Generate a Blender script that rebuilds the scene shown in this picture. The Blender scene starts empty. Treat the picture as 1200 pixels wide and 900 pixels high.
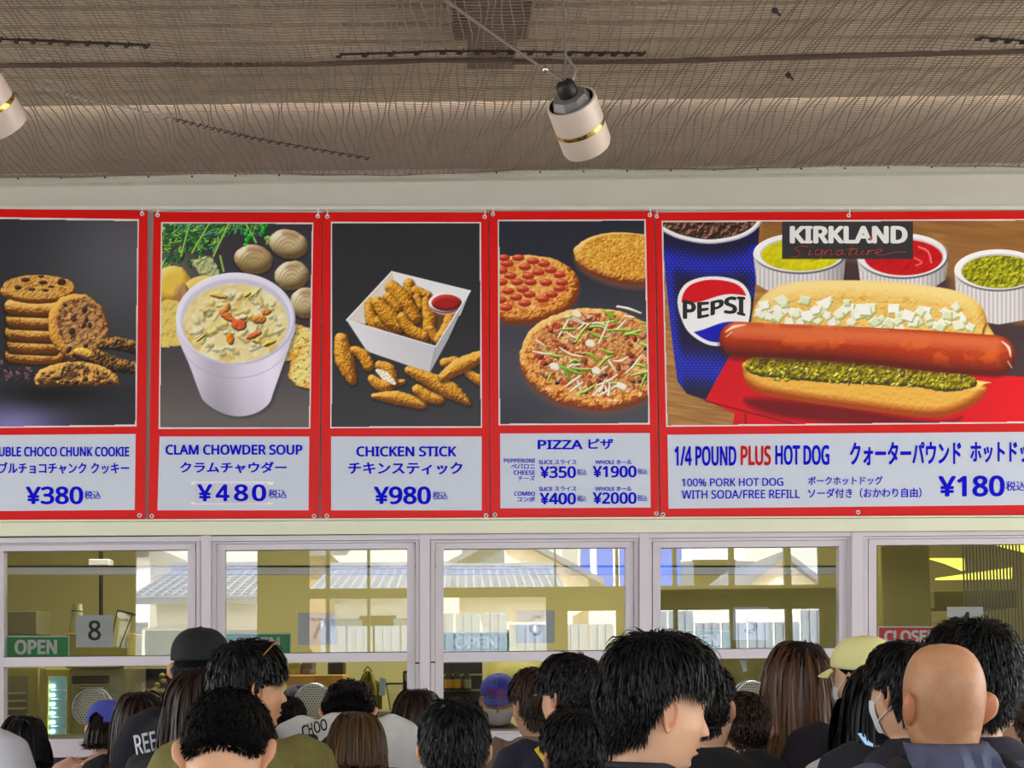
import bpy, bmesh, math, random
import numpy as np
from mathutils import Vector, Matrix
from mathutils.bvhtree import BVHTree
PI = math.pi
# ------------------------------------------------------------------ camera
F = 1667.0; CAMY = -6.6; CAMZ = 1.62
PITCH, YAW, ROLL, SH = math.radians(4.5), math.radians(2.0), math.radians(0.6), 0.1742
scene = bpy.context.scene
cam_d = bpy.data.cameras.new('camera'); cam = bpy.data.objects.new('camera', cam_d)
scene.collection.objects.link(cam); scene.camera = cam
cam_d.sensor_width = 36; cam_d.lens = F * 36 / 1200; cam_d.shift_y = SH; cam_d.clip_end = 500
CR = Matrix.Rotation(-YAW, 3, 'Z') @ Matrix.Rotation(PI / 2 + PITCH, 3, 'X') @ Matrix.Rotation(-ROLL, 3, 'Z')
CO = Vector((0, CAMY, CAMZ))
cam.matrix_world = Matrix.Translation(CO) @ CR.to_4x4()
def ray(px, py):
    return CR @ Vector(((px - 600) / F, (450 + 1200 * SH - py) / F, -1))
def W(px, py, Y=0.0):
    d = ray(px, py); t = (Y - CO.y) / d.y
    return CO + d * t
# ------------------------------------------------------------------ world, sun, exposure
SUN_EL, SUN_AZ = math.radians(52), math.radians(18)
world = bpy.data.worlds.new('sky'); scene.world = world; world.use_nodes = True
wn = world.node_tree.nodes; wl = world.node_tree.links
bg = wn['Background']; sky = wn.new('ShaderNodeTexSky')
sky.sky_type = 'NISHITA'; sky.sun_disc = False; sky.sun_elevation = SUN_EL; sky.sun_rotation = SUN_AZ
sky.air_density = 1.0; sky.dust_density = 3.0; sky.ozone_density = 1.0
mixw = wn.new('ShaderNodeMixRGB'); mixw.inputs[0].default_value = 0.45; mixw.inputs[2].default_value = (9, 9, 8.8, 1)
wl.new(sky.outputs[0], mixw.inputs[1]); wl.new(mixw.outputs[0], bg.inputs[0]); bg.inputs[1].default_value = 0.42
sun_d = bpy.data.lights.new('sun', 'SUN'); sun = bpy.data.objects.new('sun', sun_d); scene.collection.objects.link(sun)
sun_d.energy = 11.5; sun_d.angle = 0.01; sun_d.color = (1, 0.95, 0.88)
sv = Vector((math.sin(SUN_AZ) * math.cos(SUN_EL), math.cos(SUN_AZ) * math.cos(SUN_EL), math.sin(SUN_EL)))
sun.rotation_euler = sv.to_track_quat('Z', 'Y').to_euler(); sun.location = (0, 10, 20)
scene.view_settings.view_transform = 'Standard'; scene.view_settings.look = 'None'
scene.view_settings.exposure = 1.04; scene.view_settings.gamma = 1; scene.view_settings.use_curve_mapping = False
scene.cycles.use_denoising = True; scene.cycles.max_bounces = 8; scene.cycles.diffuse_bounces = 4
scene.cycles.transparent_max_bounces = 12; scene.cycles.caustics_reflective = False; scene.cycles.caustics_refractive = False
# ------------------------------------------------------------------ helpers
col = scene.collection
def lin(c):
    return tuple(((v / 255) / 12.92 if v / 255 <= 0.04045 else ((v / 255 + 0.055) / 1.055) ** 2.4) for v in c)
MATS = {}
def mat(name, rgb, rough=0.5, metal=0.0, var=0.08, scale=8.0, bump=0.0, bscale=40.0, spec=0.5, emit=0.0, attr=None, stretch=None, trans=0.0, ribs=0):
    if name in MATS: return MATS[name]
    m = bpy.data.materials.new(name); m.use_nodes = True; nt = m.node_tree; n = nt.nodes; l = nt.links
    b = n['Principled BSDF']; b.inputs['Roughness'].default_value = rough; b.inputs['Metallic'].default_value = metal
    b.inputs['Specular IOR Level'].default_value = spec
    tc = n.new('ShaderNodeTexCoord'); mp = n.new('ShaderNodeMapping'); l.new(tc.outputs['Object'], mp.inputs[0])
    if stretch: mp.inputs['Scale'].default_value = stretch
    ns = n.new('ShaderNodeTexNoise'); ns.inputs['Scale'].default_value = scale; ns.inputs['Detail'].default_value = 4
    l.new(mp.outputs[0], ns.inputs['Vector'])
    mr = n.new('ShaderNodeMapRange'); mr.inputs[1].default_value = 0.25; mr.inputs[2].default_value = 0.75
    mr.inputs[3].default_value = 1 - var; mr.inputs[4].default_value = 1 + var; l.new(ns.outputs[0], mr.inputs[0])
    mx = n.new('ShaderNodeVectorMath'); mx.operation = 'SCALE'; l.new(mr.outputs[0], mx.inputs['Scale'])
    if attr:
        at = n.new('ShaderNodeAttribute'); at.attribute_name = attr
        mm = n.new('ShaderNodeVectorMath'); mm.operation = 'MULTIPLY'; mm.inputs[1].default_value = lin(rgb)
        l.new(at.outputs['Color'], mm.inputs[0]); l.new(mm.outputs[0], mx.inputs[0])
    else: mx.inputs[0].default_value = lin(rgb)
    l.new(mx.outputs[0], b.inputs['Base Color'])
    if bump:
        n2 = n.new('ShaderNodeTexNoise'); n2.inputs['Scale'].default_value = bscale; l.new(mp.outputs[0], n2.inputs['Vector'])
        bp = n.new('ShaderNodeBump'); bp.inputs['Strength'].default_value = bump; bp.inputs['Distance'].default_value = 0.01
        l.new(n2.outputs[0], bp.inputs['Height']); l.new(bp.outputs[0], b.inputs['Normal'])
    if ribs:
        wv = n.new('ShaderNodeTexWave'); wv.inputs['Scale'].default_value = ribs; wv.inputs['Distortion'].default_value = .4; wv.bands_direction = 'X'; l.new(tc.outputs['Object'], wv.inputs['Vector'])
        bp = n.new('ShaderNodeBump'); bp.inputs['Strength'].default_value = .9; bp.inputs['Distance'].default_value = .006; l.new(wv.outputs[0], bp.inputs['Height']); l.new(bp.outputs[0], b.inputs['Normal'])
    if emit:
        l.new(mx.outputs[0], b.inputs['Emission Color']); b.inputs['Emission Strength'].default_value = emit
    if trans: b.inputs['Transmission Weight'].default_value = trans
    MATS[name] = m; return m
def glassmat(name, tint=(1, 1, 1), refl=0.2, rough=0.0):
    if name in MATS: return MATS[name]
    m = bpy.data.materials.new(name); m.use_nodes = True; n = m.node_tree.nodes; l = m.node_tree.links
    n.remove(n['Principled BSDF']); out = n['Material Output']
    t = n.new('ShaderNodeBsdfTransparent'); t.inputs[0].default_value = (*tint, 1)
    g = n.new('ShaderNodeBsdfGlossy'); g.inputs['Roughness'].default_value = rough; g.inputs[0].default_value = (1, 1, 1, 1)
    fr = n.new('ShaderNodeFresnel'); fr.inputs[0].default_value = 1.5
    ad = n.new('ShaderNodeMath'); ad.operation = 'MULTIPLY_ADD'; ad.inputs[1].default_value = 1.0; ad.inputs[2].default_value = refl - 0.04; ad.use_clamp = True
    tc = n.new('ShaderNodeTexCoord'); ns = n.new('ShaderNodeTexNoise'); ns.inputs['Scale'].default_value = 1.3
    bp = n.new('ShaderNodeBump'); bp.inputs['Strength'].default_value = 0.02; l.new(tc.outputs['Object'], ns.inputs['Vector']); l.new(ns.outputs[0], bp.inputs['Height']); l.new(bp.outputs[0], g.inputs['Normal'])
    l.new(fr.outputs[0], ad.inputs[0]); mx = n.new('ShaderNodeMixShader')
    l.new(ad.outputs[0], mx.inputs[0]); l.new(t.outputs[0], mx.inputs[1]); l.new(g.outputs[0], mx.inputs[2]); l.new(mx.outputs[0], out.inputs[0])
    MATS[name] = m; return m
def mesh_from(name, v, f, smooth=False):
    me = bpy.data.meshes.new(name); me.from_pydata([tuple(p) for p in v], [], f); me.update()
    if smooth: me.polygons.foreach_set('use_smooth', [True] * len(me.polygons))
    return me
def link(name, me, m=None, parent=None):
    o = bpy.data.objects.new(name, me); col.objects.link(o)
    if m is not None:
        for k in (m if isinstance(m, (list, tuple)) else [m]): me.materials.append(k)
    if parent is not None: o.parent = parent
    return o
def tag(o, label=None, cat=None, group=None, kind=None):
    if label: o['label'] = label
    if cat: o['category'] = cat
    if group: o['group'] = group
    if kind: o['kind'] = kind
    return o
def empty(name, loc=(0, 0, 0), rz=0, **k):
    o = bpy.data.objects.new(name, None); col.objects.link(o); o.location = loc; o.rotation_euler = (0, 0, rz); o.empty_display_size = 0.1
    bpy.context.view_layer.update() if False else None
    return tag(o, **k)
class MB:
    def __init__(s): s.v = []; s.f = []
    def add(s, v, f):
        b = len(s.v); s.v += [tuple(p) for p in v]; s.f += [tuple(i + b for i in q) for q in f]; return s
    def hexa(s, p):  # 8 points: bottom 4 ccw, top 4 ccw
        return s.add(p, [(3, 2, 1, 0), (4, 5, 6, 7), (0, 1, 5, 4), (1, 2, 6, 5), (2, 3, 7, 6), (3, 0, 4, 7)])
    def box(s, x0, x1, y0, y1, z0, z1):
        return s.hexa([(x0, y0, z0), (x1, y0, z0), (x1, y1, z0), (x0, y1, z0), (x0, y0, z1), (x1, y0, z1), (x1, y1, z1), (x0, y1, z1)])
    def bbox_bev(s, x0, x1, y0, y1, z0, z1, b=0.004):
        bm = bmesh.new(); bmesh.ops.create_cube(bm, size=1)
        for v in bm.verts: v.co = Vector(((x0 + x1) / 2 + v.co.x * (x1 - x0), (y0 + y1) / 2 + v.co.y * (y1 - y0), (z0 + z1) / 2 + v.co.z * (z1 - z0)))
        bmesh.ops.bevel(bm, geom=bm.edges[:], offset=b, segments=1, affect='EDGES')
        s.add([v.co[:] for v in bm.verts], [[v.index for v in f.verts] for f in bm.faces]); bm.free(); return s
    def pq(s, c, y0, y1):  # quad given by four photo points (tl, tr, br, bl) in the plane y0, extruded back to y1
        p = [W(a, b, y0) for a, b in c]; tl, tr, br, bl = p
        bk = [Vector((q.x, y1, q.z)) for q in p]
        return s.hexa([bl, br, bk[2], bk[3], tl, tr, bk[1], bk[0]])
    def pr(s, x0, x1, yt, yb, y0, y1):
        return s.pq([(x0, yt), (x1, yt), (x1, yb), (x0, yb)], y0, y1)
    def tube(s, pts, r, seg=8, caps=True, flat=1.0):
        pts = [Vector(p) for p in pts]; n = len(pts); rs = r if isinstance(r, (list, tuple)) else [r] * n
        b = len(s.v); prev = None
        for i, p in enumerate(pts):
            d = (pts[min(i + 1, n - 1)] - pts[max(i - 1, 0)]).normalized()
            if prev is None: a = d.orthogonal().normalized() if abs(d.z) > 0.99 or True else None
            else: a = (prev - d * prev.dot(d)); a = a.normalized() if a.length > 1e-6 else d.orthogonal().normalized()
            prev = a; c = d.cross(a)
            for k in range(seg):
                t = 2 * PI * k / seg; s.v.append(tuple(p + a * math.cos(t) * rs[i] + c * math.sin(t) * rs[i] * flat))
        for i in range(n - 1):
            for k in range(seg):
                s.f.append((b + i * seg + k, b + i * seg + (k + 1) % seg, b + (i + 1) * seg + (k + 1) % seg, b + (i + 1) * seg + k))
        if caps:
            s.f.append(tuple(b + k for k in reversed(range(seg)))); s.f.append(tuple(b + (n - 1) * seg + k for k in range(seg)))
        return s
    def lathe(s, prof, seg=24, M=None):  # prof: (r, z)
        b = len(s.v); n = len(prof)
        for r, z in prof:
            for k in range(seg):
                t = 2 * PI * k / seg; p = Vector((r * math.cos(t), r * math.sin(t), z)); s.v.append(tuple(M @ p if M else p))
        for i in range(n - 1):
            for k in range(seg): s.f.append((b + i * seg + k, b + i * seg + (k + 1) % seg, b + (i + 1) * seg + (k + 1) % seg, b + (i + 1) * seg + k))
        return s
    def sphere(s, c, r, seg=12, rings=8, sc=(1, 1, 1)):
        b = len(s.v); c = Vector(c)
        for i in range(rings + 1):
            th = PI * i / rings
            for k in range(seg):
                t = 2 * PI * k / seg
                s.v.append((c.x + r * sc[0] * math.sin(th) * math.cos(t), c.y + r * sc[1] * math.sin(th) * math.sin(t), c.z + r * sc[2] * math.cos(th)))
        for i in range(rings):
            for k in range(seg): s.f.append((b + i * seg + k, b + (i + 1) * seg + k, b + (i + 1) * seg + (k + 1) % seg, b + i * seg + (k + 1) % seg))
        return s
    def grid(s, P):  # P: 2-D list of points
        b = len(s.v); h = len(P); w = len(P[0])
        for r in P: s.v += [tuple(p) for p in r]
        for i in range(h - 1):
            for j in range(w - 1): s.f.append((b + i * w + j, b + i * w + j + 1, b + (i + 1) * w + j + 1, b + (i + 1) * w + j))
        return s
    def build(s, name, m, parent=None, smooth=False):
        o = link(name, mesh_from(name, s.v, s.f, smooth), m, parent)
        if smooth:
            o.data.set_sharp_from_angle(angle=math.radians(50)) if hasattr(o.data, 'set_sharp_from_angle') else None
        return o
try:
    FONT = bpy.data.fonts.load(bpy.utils.system_resource('DATAFILES', path='fonts') + '/NotoSansHebrew-Regular.woff2')
except Exception: FONT = None
def text_mesh(body, bold=0.0, italic=0.0, spacing=1.0):
    cu = bpy.data.curves.new('t', 'FONT'); cu.body = body; cu.shear = italic; cu.space_character = spacing
    cu_inter = bool(FONT and all(ord(ch) < 256 for ch in body))
    if cu_inter: cu.font = FONT
    cu.resolution_u = 3; cu.dimensions = '2D'; cu.fill_mode = 'FRONT'; cu.extrude = 0.0
    o = bpy.data.objects.new('t', cu); col.objects.link(o)
    dg = bpy.context.evaluated_depsgraph_get(); dg.update()
    me = bpy.data.meshes.new_from_object(o.evaluated_get(dg)); bpy.data.objects.remove(o); bpy.data.curves.remove(cu)
    n = len(me.vertices); co = np.zeros(n * 3); me.vertices.foreach_get('co', co); co = co.reshape(-1, 3); fs = [tuple(p.vertices) for p in me.polygons]
    if bold:
        V = []; FF = []
        for k, (dx, dy) in enumerate([(-1, 0), (1, 0), (0, .7), (0, -.7), (-.7, .5), (.7, -.5), (.7, .5), (-.7, -.5)]):
            V.append(co + np.array((dx * bold, dy * bold, k * .001))); FF += [tuple(i + k * n for i in f) for f in fs]
        bpy.data.meshes.remove(me); me = mesh_from('lettering', np.concatenate(V), FF)
    return me
def lettering(body, x0, x1, yt, yb, Y, m, parent=None, bold=0.02, italic=0.0, name='lettering', rot=0, warp=None, place=None, slope=0.0):
    """text fitted to a box given in photo pixels, lying in the plane Y (or on what place() returns)"""
    me = text_mesh(body, bold, italic); n = len(me.vertices)
    co = np.zeros(n * 3); me.vertices.foreach_get('co', co); co = co.reshape(-1, 3)
    mn = co.min(0); mxx = co.max(0); u = (co[:, 0] - mn[0]) / (mxx[0] - mn[0]); v = (co[:, 1] - mn[1]) / (mxx[1] - mn[1])
    out = np.zeros((n, 3)); cx = (x0 + x1) / 2; cy = (yt + yb) / 2
    for i in range(n):
        uu, vv = u[i], v[i]
        if warp: uu, vv = warp(uu, vv)
        px = x0 + uu * (x1 - x0); py = yb + vv * (yt - yb) + slope * (px - cx)
        if rot:
            dx, dy = px - cx, py - cy; px = cx + dx * math.cos(rot) - dy * math.sin(rot); py = cy + dx * math.sin(rot) + dy * math.cos(rot)
        out[i] = place(px, py) if place else W(px, py, Y - co[i, 2] * .1)
    me.vertices.foreach_set('co', out.ravel()); me.update(); me.name = name; me.materials.clear()
    return link(name, me, m, parent)
# ------------------------------------------------------------------ printing: flat pictures of the menu posters
def hash2(ix, iy, seed):
    n = (ix.astype(np.int64) * 374761393 + iy.astype(np.int64) * 668265263 + seed * 1442695041) & 0xffffffff
    n = ((n ^ (n >> 13)) * 1274126177) & 0xffffffff
    return ((n ^ (n >> 16)) & 0xffff) / 65535.0
def vnoise(x, y, seed=0):
    ix = np.floor(x); iy = np.floor(y); fx = x - ix; fy = y - iy; fx = fx * fx * (3 - 2 * fx); fy = fy * fy * (3 - 2 * fy)
    a = hash2(ix, iy, seed); b = hash2(ix + 1, iy, seed); c = hash2(ix, iy + 1, seed); d = hash2(ix + 1, iy + 1, seed)
    return (a * (1 - fx) + b * fx) * (1 - fy) + (c * (1 - fx) + d * fx) * fy
def fbm(x, y, seed=0, o=3):
    t = 0; a = 0.5; s = 0
    for k in range(o): t = t + a * vnoise(x * 2 ** k, y * 2 ** k, seed + k * 17); s += a; a *= 0.5
    return t / s
def spline(p, n=6, closed=True):
    p = np.array(p, float); N = len(p); out = []
    for i in range(N if closed else N - 1):
        g = lambda k: p[k % N] if closed else p[min(max(k, 0), N - 1)]
        a, b, c, d = g(i - 1), g(i), g(i + 1), g(i + 2)
        for k in range(n):
            t = k / n; out.append(0.5 * (2 * b + (c - a) * t + (2 * a - 5 * b + 4 * c - d) * t * t + (3 * b - a - 3 * c + d) * t ** 3))
    if not closed: out.append(p[-1])
    return np.array(out)
class Print:
    def __init__(s, x0, y0, x1, y1, step=0.75):
        s.nx = int((x1 - x0) / step) + 1; s.ny = int((y1 - y0) / step) + 1; s.st = (x1 - x0) / (s.nx - 1)
        s.x = np.linspace(x0, x1, s.nx); s.y = np.linspace(y0, y1, s.ny); s.X, s.Y = np.meshgrid(s.x, s.y); s.C = np.zeros((s.ny, s.nx, 3))
        s.clip = None
    def win(s, x0, y0, x1, y1):
        i0, i1 = np.searchsorted(s.x, (x0 - 2, x1 + 2)); j0, j1 = np.searchsorted(s.y, (y0 - 2, y1 + 2))
        return (slice(j0, j1), slice(i0, i1))
    def paint(s, w, sd, c, hi=None, lo=None, puff=0, L=(-.5, -.7, .5), tex=None, blot=(), alpha=1.0, soft=0.8, rim=None, grad=None):
        if sd.size == 0 or sd.shape[0] < 3 or sd.shape[1] < 3: return
        X, Y = s.X[w], s.Y[w]; c = np.array(c) / 255.0; m = np.clip(0.5 - sd / soft, 0, 1) * alpha
        if s.clip is not None: m = m * s.clip[w]
        base = np.ones(sd.shape + (3,)) * c
        for (bc, sc, th, seed) in blot:
            q = np.clip((fbm(X * sc, Y * sc, seed) - th) * 9, 0, 1)[..., None]; base = base * (1 - q) + np.array(bc) / 255.0 * q
        if rim:
            q = np.clip(1 + sd / rim[1], 0, 1)[..., None]; base = base * (1 - q) + np.array(rim[0]) / 255.0 * q
        if puff:
            t = np.clip(-sd / puff, 0, 1); h = puff * np.sqrt(np.clip(1 - (1 - t) ** 2, 0, 1))
        else: h = np.zeros_like(sd)
        if tex: h = h + tex[1] * fbm(X * tex[0], Y * tex[0], tex[2] if len(tex) > 2 else 3)
        if puff or tex:
            gy, gx = np.gradient(h, s.st); nn = np.sqrt(gx * gx + gy * gy + 1); Ln = np.array(L) / np.linalg.norm(L)
            l = np.clip((-gx * Ln[0] - gy * Ln[1] + Ln[2]) / nn, 0, 1)
            flat = Ln[2]
            hi = np.array(hi) / 255.0 if hi else np.clip(c * 1.45, 0, 1); lo = np.array(lo) / 255.0 if lo else c * 0.35
            up = np.clip((l - flat) / (1 - flat), 0, 1)[..., None]; dn = np.clip((flat - l) / flat, 0, 1)[..., None]
            base = base * (1 - up) + hi * up; base = base * (1 - dn) + lo * dn
        if grad is not None: base = base * grad(X, Y)[..., None]
        s.C[w] = s.C[w] * (1 - m[..., None]) + np.clip(base, 0, 1) * m[..., None]
    def ell(s, cx, cy, rx, ry, c, rot=0, **k):
        R = max(rx, ry); w = s.win(cx - R, cy - R, cx + R, cy + R); dx = s.X[w] - cx; dy = s.Y[w] - cy; a = math.radians(rot)
        u = dx * math.cos(a) + dy * math.sin(a); v = -dx * math.sin(a) + dy * math.cos(a)
        kk = np.sqrt((u / rx) ** 2 + (v / ry) ** 2) + 1e-6; wob = k.pop('wob', 0)
        if wob: kk = kk * (1 + wob * (fbm(s.X[w] * .15, s.Y[w] * .15, 5) - .5))
        g = np.sqrt((u / rx ** 2) ** 2 + (v / ry ** 2) ** 2) + 1e-6
        s.paint(w, (kk - 1) * kk / g, c, **k)
    def path(s, pts, r, c, **k):
        pts = spline(pts, 4, False) if len(pts) > 2 else np.array(pts, float); n = len(pts)
        rr = np.interp(np.linspace(0, 1, n), np.linspace(0, 1, len(r)), r) if isinstance(r, (list, tuple)) else np.full(n, float(r)); R = rr.max()
        w = s.win(pts[:, 0].min() - R, pts[:, 1].min() - R, pts[:, 0].max() + R, pts[:, 1].max() + R); X, Y = s.X[w], s.Y[w]
        if X.size == 0: return
        sd = np.full(X.shape, 1e9); wob = k.pop('wob', 0)
        for i in range(n - 1):
            a, b = pts[i], pts[i + 1]; ab = b - a; t = np.clip(((X - a[0]) * ab[0] + (Y - a[1]) * ab[1]) / (ab @ ab + 1e-9), 0, 1)
            sd = np.minimum(sd, np.hypot(X - a[0] - t * ab[0], Y - a[1] - t * ab[1]) - (rr[i] + (rr[i + 1] - rr[i]) * t))
        if wob: sd = sd + wob * (fbm(X * .35, Y * .35, 9) - .5) * 2
        s.paint(w, sd, c, **k)
    def poly(s, pts, c, smooth=False, **k):
        p = spline(pts, 5) if smooth else np.array(pts, float)
        w = s.win(p[:, 0].min(), p[:, 1].min(), p[:, 0].max(), p[:, 1].max()); X, Y = s.X[w], s.Y[w]
        if X.size == 0: return
        d = np.full(X.shape, 1e9); ins = np.zeros(X.shape, bool); n = len(p); wob = k.pop('wob', 0)
        for i in range(n):
            a, b = p[i], p[(i + 1) % n]; ab = b - a; t = np.clip(((X - a[0]) * ab[0] + (Y - a[1]) * ab[1]) / (ab @ ab + 1e-9), 0, 1)
            d = np.minimum(d, np.hypot(X - a[0] - t * ab[0], Y - a[1] - t * ab[1]))
            cr = (a[1] > Y) != (b[1] > Y); xi = a[0] + (Y - a[1]) * (b[0] - a[0]) / ((b[1] - a[1]) if abs(b[1] - a[1]) > 1e-9 else 1e-9)
            ins ^= cr & (X < xi)
        sd = np.where(ins, -d, d)
        if wob: sd = sd + wob * (fbm(X * .3, Y * .3, 4) - .5) * 2
        s.paint(w, sd, c, **k)
def print_cookies():
    p = Print(-22, 256, 164, 502); X, Y = p.X, p.Y
    g = np.exp(-((X - 150) ** 2 + (Y - 300) ** 2) / 9000.)[..., None]; p.C[:] = np.array((40, 41, 47)) / 255 * (1 - g) + np.array((84, 84, 90)) / 255 * g
    g = np.exp(-(((X - 15) / 55) ** 2 + ((Y - 500) / 28.) ** 2))[..., None]; p.C[:] = p.C * (1 - g) + np.array((120, 116, 168)) / 255 * g
    g = np.exp(-(((X - 60) / 60) ** 2 + ((Y - 462) / 14.) ** 2))[..., None]; p.C[:] = p.C * (1 - .7 * g)
    rs = random.Random(2)
    for i in range(60): p.ell(rs.uniform(-20, 40), rs.gauss(437, 6), rs.uniform(1.5, 4), rs.uniform(1, 2.4), rs.choice([(58, 40, 48), (92, 66, 76), (38, 26, 34), (110, 84, 84)]), rot=rs.uniform(0, 90), puff=1.5)
    for (x0, x1, y) in [(14, 66, 417), (16, 62, 404), (14, 62, 390), (15, 64, 375), (13, 68, 360)]:
        p.path([(x0 - 1, y + 2), (x1, y + 4)], 9.5, (40, 22, 10), alpha=.9)
        p.path([(x0, y - 1), ((x0 + x1) / 2, y + 2), (x1, y + 1)], 8, (206, 154, 80), hi=(242, 204, 124), lo=(96, 52, 14), puff=8, tex=(.5, 1.4), wob=.8, L=(-.2, -.8, .5), blot=[((150, 96, 36), .3, .66, 3)])
    p.ell(45, 341, 44, 15, (196, 144, 76), puff=8, tex=(.5, 1.5), hi=(236, 190, 100), lo=(96, 52, 16), wob=.06)
    p.ell(45, 336, 42, 14, (206, 160, 86), tex=(.45, 1.6), hi=(240, 206, 128), lo=(120, 70, 26), wob=.08, blot=[((178, 120, 52), .2, .6, 8)])
    for x, y, a, b in [(30, 328, 5, 2.5), (50, 331, 5, 2.4), (21, 337, 4, 2.6), (37, 339, 4.5, 2), (53, 340, 4, 1.8), (72, 330, 5, 4), (48, 324, 4, 1.6), (60, 336, 4, 1.6)]:
        p.ell(x, y, a, b, (70, 34, 26), wob=.4, puff=2, hi=(120, 76, 60))
    p.ell(92, 384, 35, 41, (206, 150, 72), rot=-22, puff=9, tex=(.4, 1.6), hi=(240, 192, 108), lo=(90, 48, 16), wob=.08)
    p.ell(96, 382, 28, 34, (172, 124, 78), rot=-22, tex=(.3, 2.2), hi=(222, 182, 128), lo=(66, 34, 18), wob=.2, blot=[((104, 62, 38), .17, .56, 21), ((214, 168, 104), .22, .62, 5)])
    for i in range(14): p.ell(94 + rs.gauss(0, 12), 384 + rs.gauss(0, 15), rs.uniform(1.6, 5), rs.uniform(1.5, 4), (62, 32, 26), rot=rs.uniform(0, 180), wob=.5, puff=2, hi=(112, 76, 70))
    for pts, r in [([(118, 404), (138, 403), (164, 409)], [6, 8, 8]), ([(90, 414), (112, 418), (138, 428), (164, 432)], [6, 9, 9, 6])]:
        p.path(pts, r, (60, 40, 26), wob=1.6, tex=(.4, 3), puff=6, hi=(196, 150, 80), lo=(20, 12, 10), blot=[((188, 130, 62), .2, .57, 31)])
    p.ell(99, 414, 13, 6, (216, 160, 80), rot=15, tex=(.5, 1.5), puff=5, wob=.2)
    p.poly([(41, 448), (43, 438), (52, 431), (72, 425), (98, 424), (122, 430), (136, 439), (140, 448), (138, 452), (100, 452), (60, 453), (46, 454)], (204, 156, 86), wob=1.2, smooth=True, puff=6, tex=(.35, 2.4), hi=(240, 194, 104), lo=(70, 36, 12), blot=[((60, 36, 22), .13, .55, 11), ((226, 178, 96), .25, .64, 7)])
    for i in range(26): p.ell(rs.uniform(50, 134), rs.uniform(436, 451), rs.uniform(1.5, 5), rs.uniform(1, 3.4), rs.choice([(56, 32, 20), (44, 26, 18), (120, 78, 36)]), wob=.5, puff=2, hi=(140, 100, 70))
    return p
def print_soup():
    p = Print(187, 259, 368, 503); X, Y = p.X, p.Y
    t = np.clip((Y - 380) / 110, 0, 1)[..., None]; p.C[:] = (np.array((54, 50, 58)) * (1 - t) + np.array((98, 92, 90)) * t) / 255
    g = np.exp(-(((X - 195) / 40) ** 2 + ((Y - 330) / 45.) ** 2))[..., None] * .5; p.C[:] = p.C * (1 - g) + np.array((170, 160, 120)) / 255 * g
    rs = random.Random(5)
    for i in range(330):
        x = rs.uniform(186, 262) if i % 4 else rs.uniform(250, 316); y = 258 + abs(rs.gauss(0, 1)) * (24 if x < 255 else 8) ; 
        if y > 318 or (x > 240 and y > 292): continue
        c = rs.choice([(52, 120, 50), (88, 168, 62), (40, 92, 58), (138, 188, 84), (80, 140, 110), (34, 76, 40)])
        for k in range(3):
            a = rs.uniform(0, 180); p.ell(x + rs.gauss(0, 2.5), y + rs.gauss(0, 2.5), rs.uniform(2.5, 5.5), rs.uniform(.8, 2), c, rot=a, puff=1.2, alpha=.85)
    for a, b in [((268, 262), (250, 300)), ((245, 262), (225, 296)), ((288, 262), (300, 284)), ((222, 262), (212, 300)), ((258, 300), (262, 318))]: p.path([a, b], 1.1, (150, 186, 90))
    p.poly([(226, 308), (244, 300), (254, 312), (256, 324), (240, 328), (232, 316)], (170, 176, 128), smooth=True, wob=2, tex=(.3, 1.5))
    for x, y in [(292, 279), (309, 268)]:
        for k in range(6): p.ell(x + rs.gauss(0, 3), y + rs.gauss(0, 4), 3.5, 2.2, (50, 168, 60), rot=rs.uniform(0, 90), puff=2)
    p.ell(202, 333, 22, 22, (222, 190, 84), puff=12, hi=(246, 220, 140), lo=(170, 124, 50), wob=.1); p.ell(240, 345, 28, 22, (214, 184, 86), puff=10, hi=(240, 214, 130))
    p.ell(213, 345, 9, 14, (150, 112, 84), puff=6, alpha=.7)
    p.poly([(187, 356), (205, 352), (216, 362), (218, 398), (205, 405), (187, 402)], (222, 196, 106), smooth=True, tex=(.2, 1), wob=2, hi=(240, 220, 150))
    for (x, y, rx, ry, rt) in [(297, 304, 23, 17, 8), (338, 286, 23, 17, 14), (342, 323, 20.5, 17, -12), (358, 355, 18, 18, 0)]:
        p.ell(x, y + 2, rx + 1, ry + 1, (30, 26, 28), rot=rt, alpha=.7)
        c0 = (196, 178, 140) if x != 297 else (170, 150, 106)
        p.ell(x, y, rx, ry, c0, rot=rt, puff=14, hi=(238, 232, 206), lo=(96, 76, 48), wob=.1, L=(-.4, -.7, .6))
        for k in range(1, 6): # growth rings of the shell
            p.C[:] = p.C
            w = p.win(x - rx, y - ry, x + rx, y + ry); dx = p.X[w] - x; dy = p.Y[w] - (y + ry * .75)
            q = np.hypot(dx / rx, dy / (ry * 1.8)); ins = (((p.X[w] - x) / rx) ** 2 + ((p.Y[w] - y) / ry) ** 2 < .88)
            m = (np.exp(-((q - k * .16) / .022) ** 2) * ins * .5)[..., None]; p.C[w] = p.C[w] * (1 - m) + np.array((134, 108, 70)) / 255 * m
        p.ell(x + rx * .1, y - ry * .65, rx * .45, ry * .25, (150, 104, 66), rot=rt, alpha=.55, soft=5)
    for pts in ([(330, 392), (346, 379), (370, 386), (370, 422), (333, 423)], [(343, 408), (370, 402), (370, 458), (349, 453), (338, 442)]):
        p.poly([(a + 1.5, b + 2) for a, b in pts], (40, 34, 30)); p.poly(pts, (232, 216, 134), wob=1.6, tex=(.3, 1.6), hi=(250, 242, 190), lo=(184, 130, 50), blot=[((222, 164, 62), .12, .58, 14)], rim=((206, 142, 60), 3))
    for x, y in [(338, 398), (346, 391), (355, 396), (352, 408), (361, 400), (347, 418), (356, 422), (349, 430), (359, 433), (346, 444), (357, 447), (335, 416), (361, 413)]: p.ell(x, y, .9, .9, (74, 60, 30))
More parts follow.
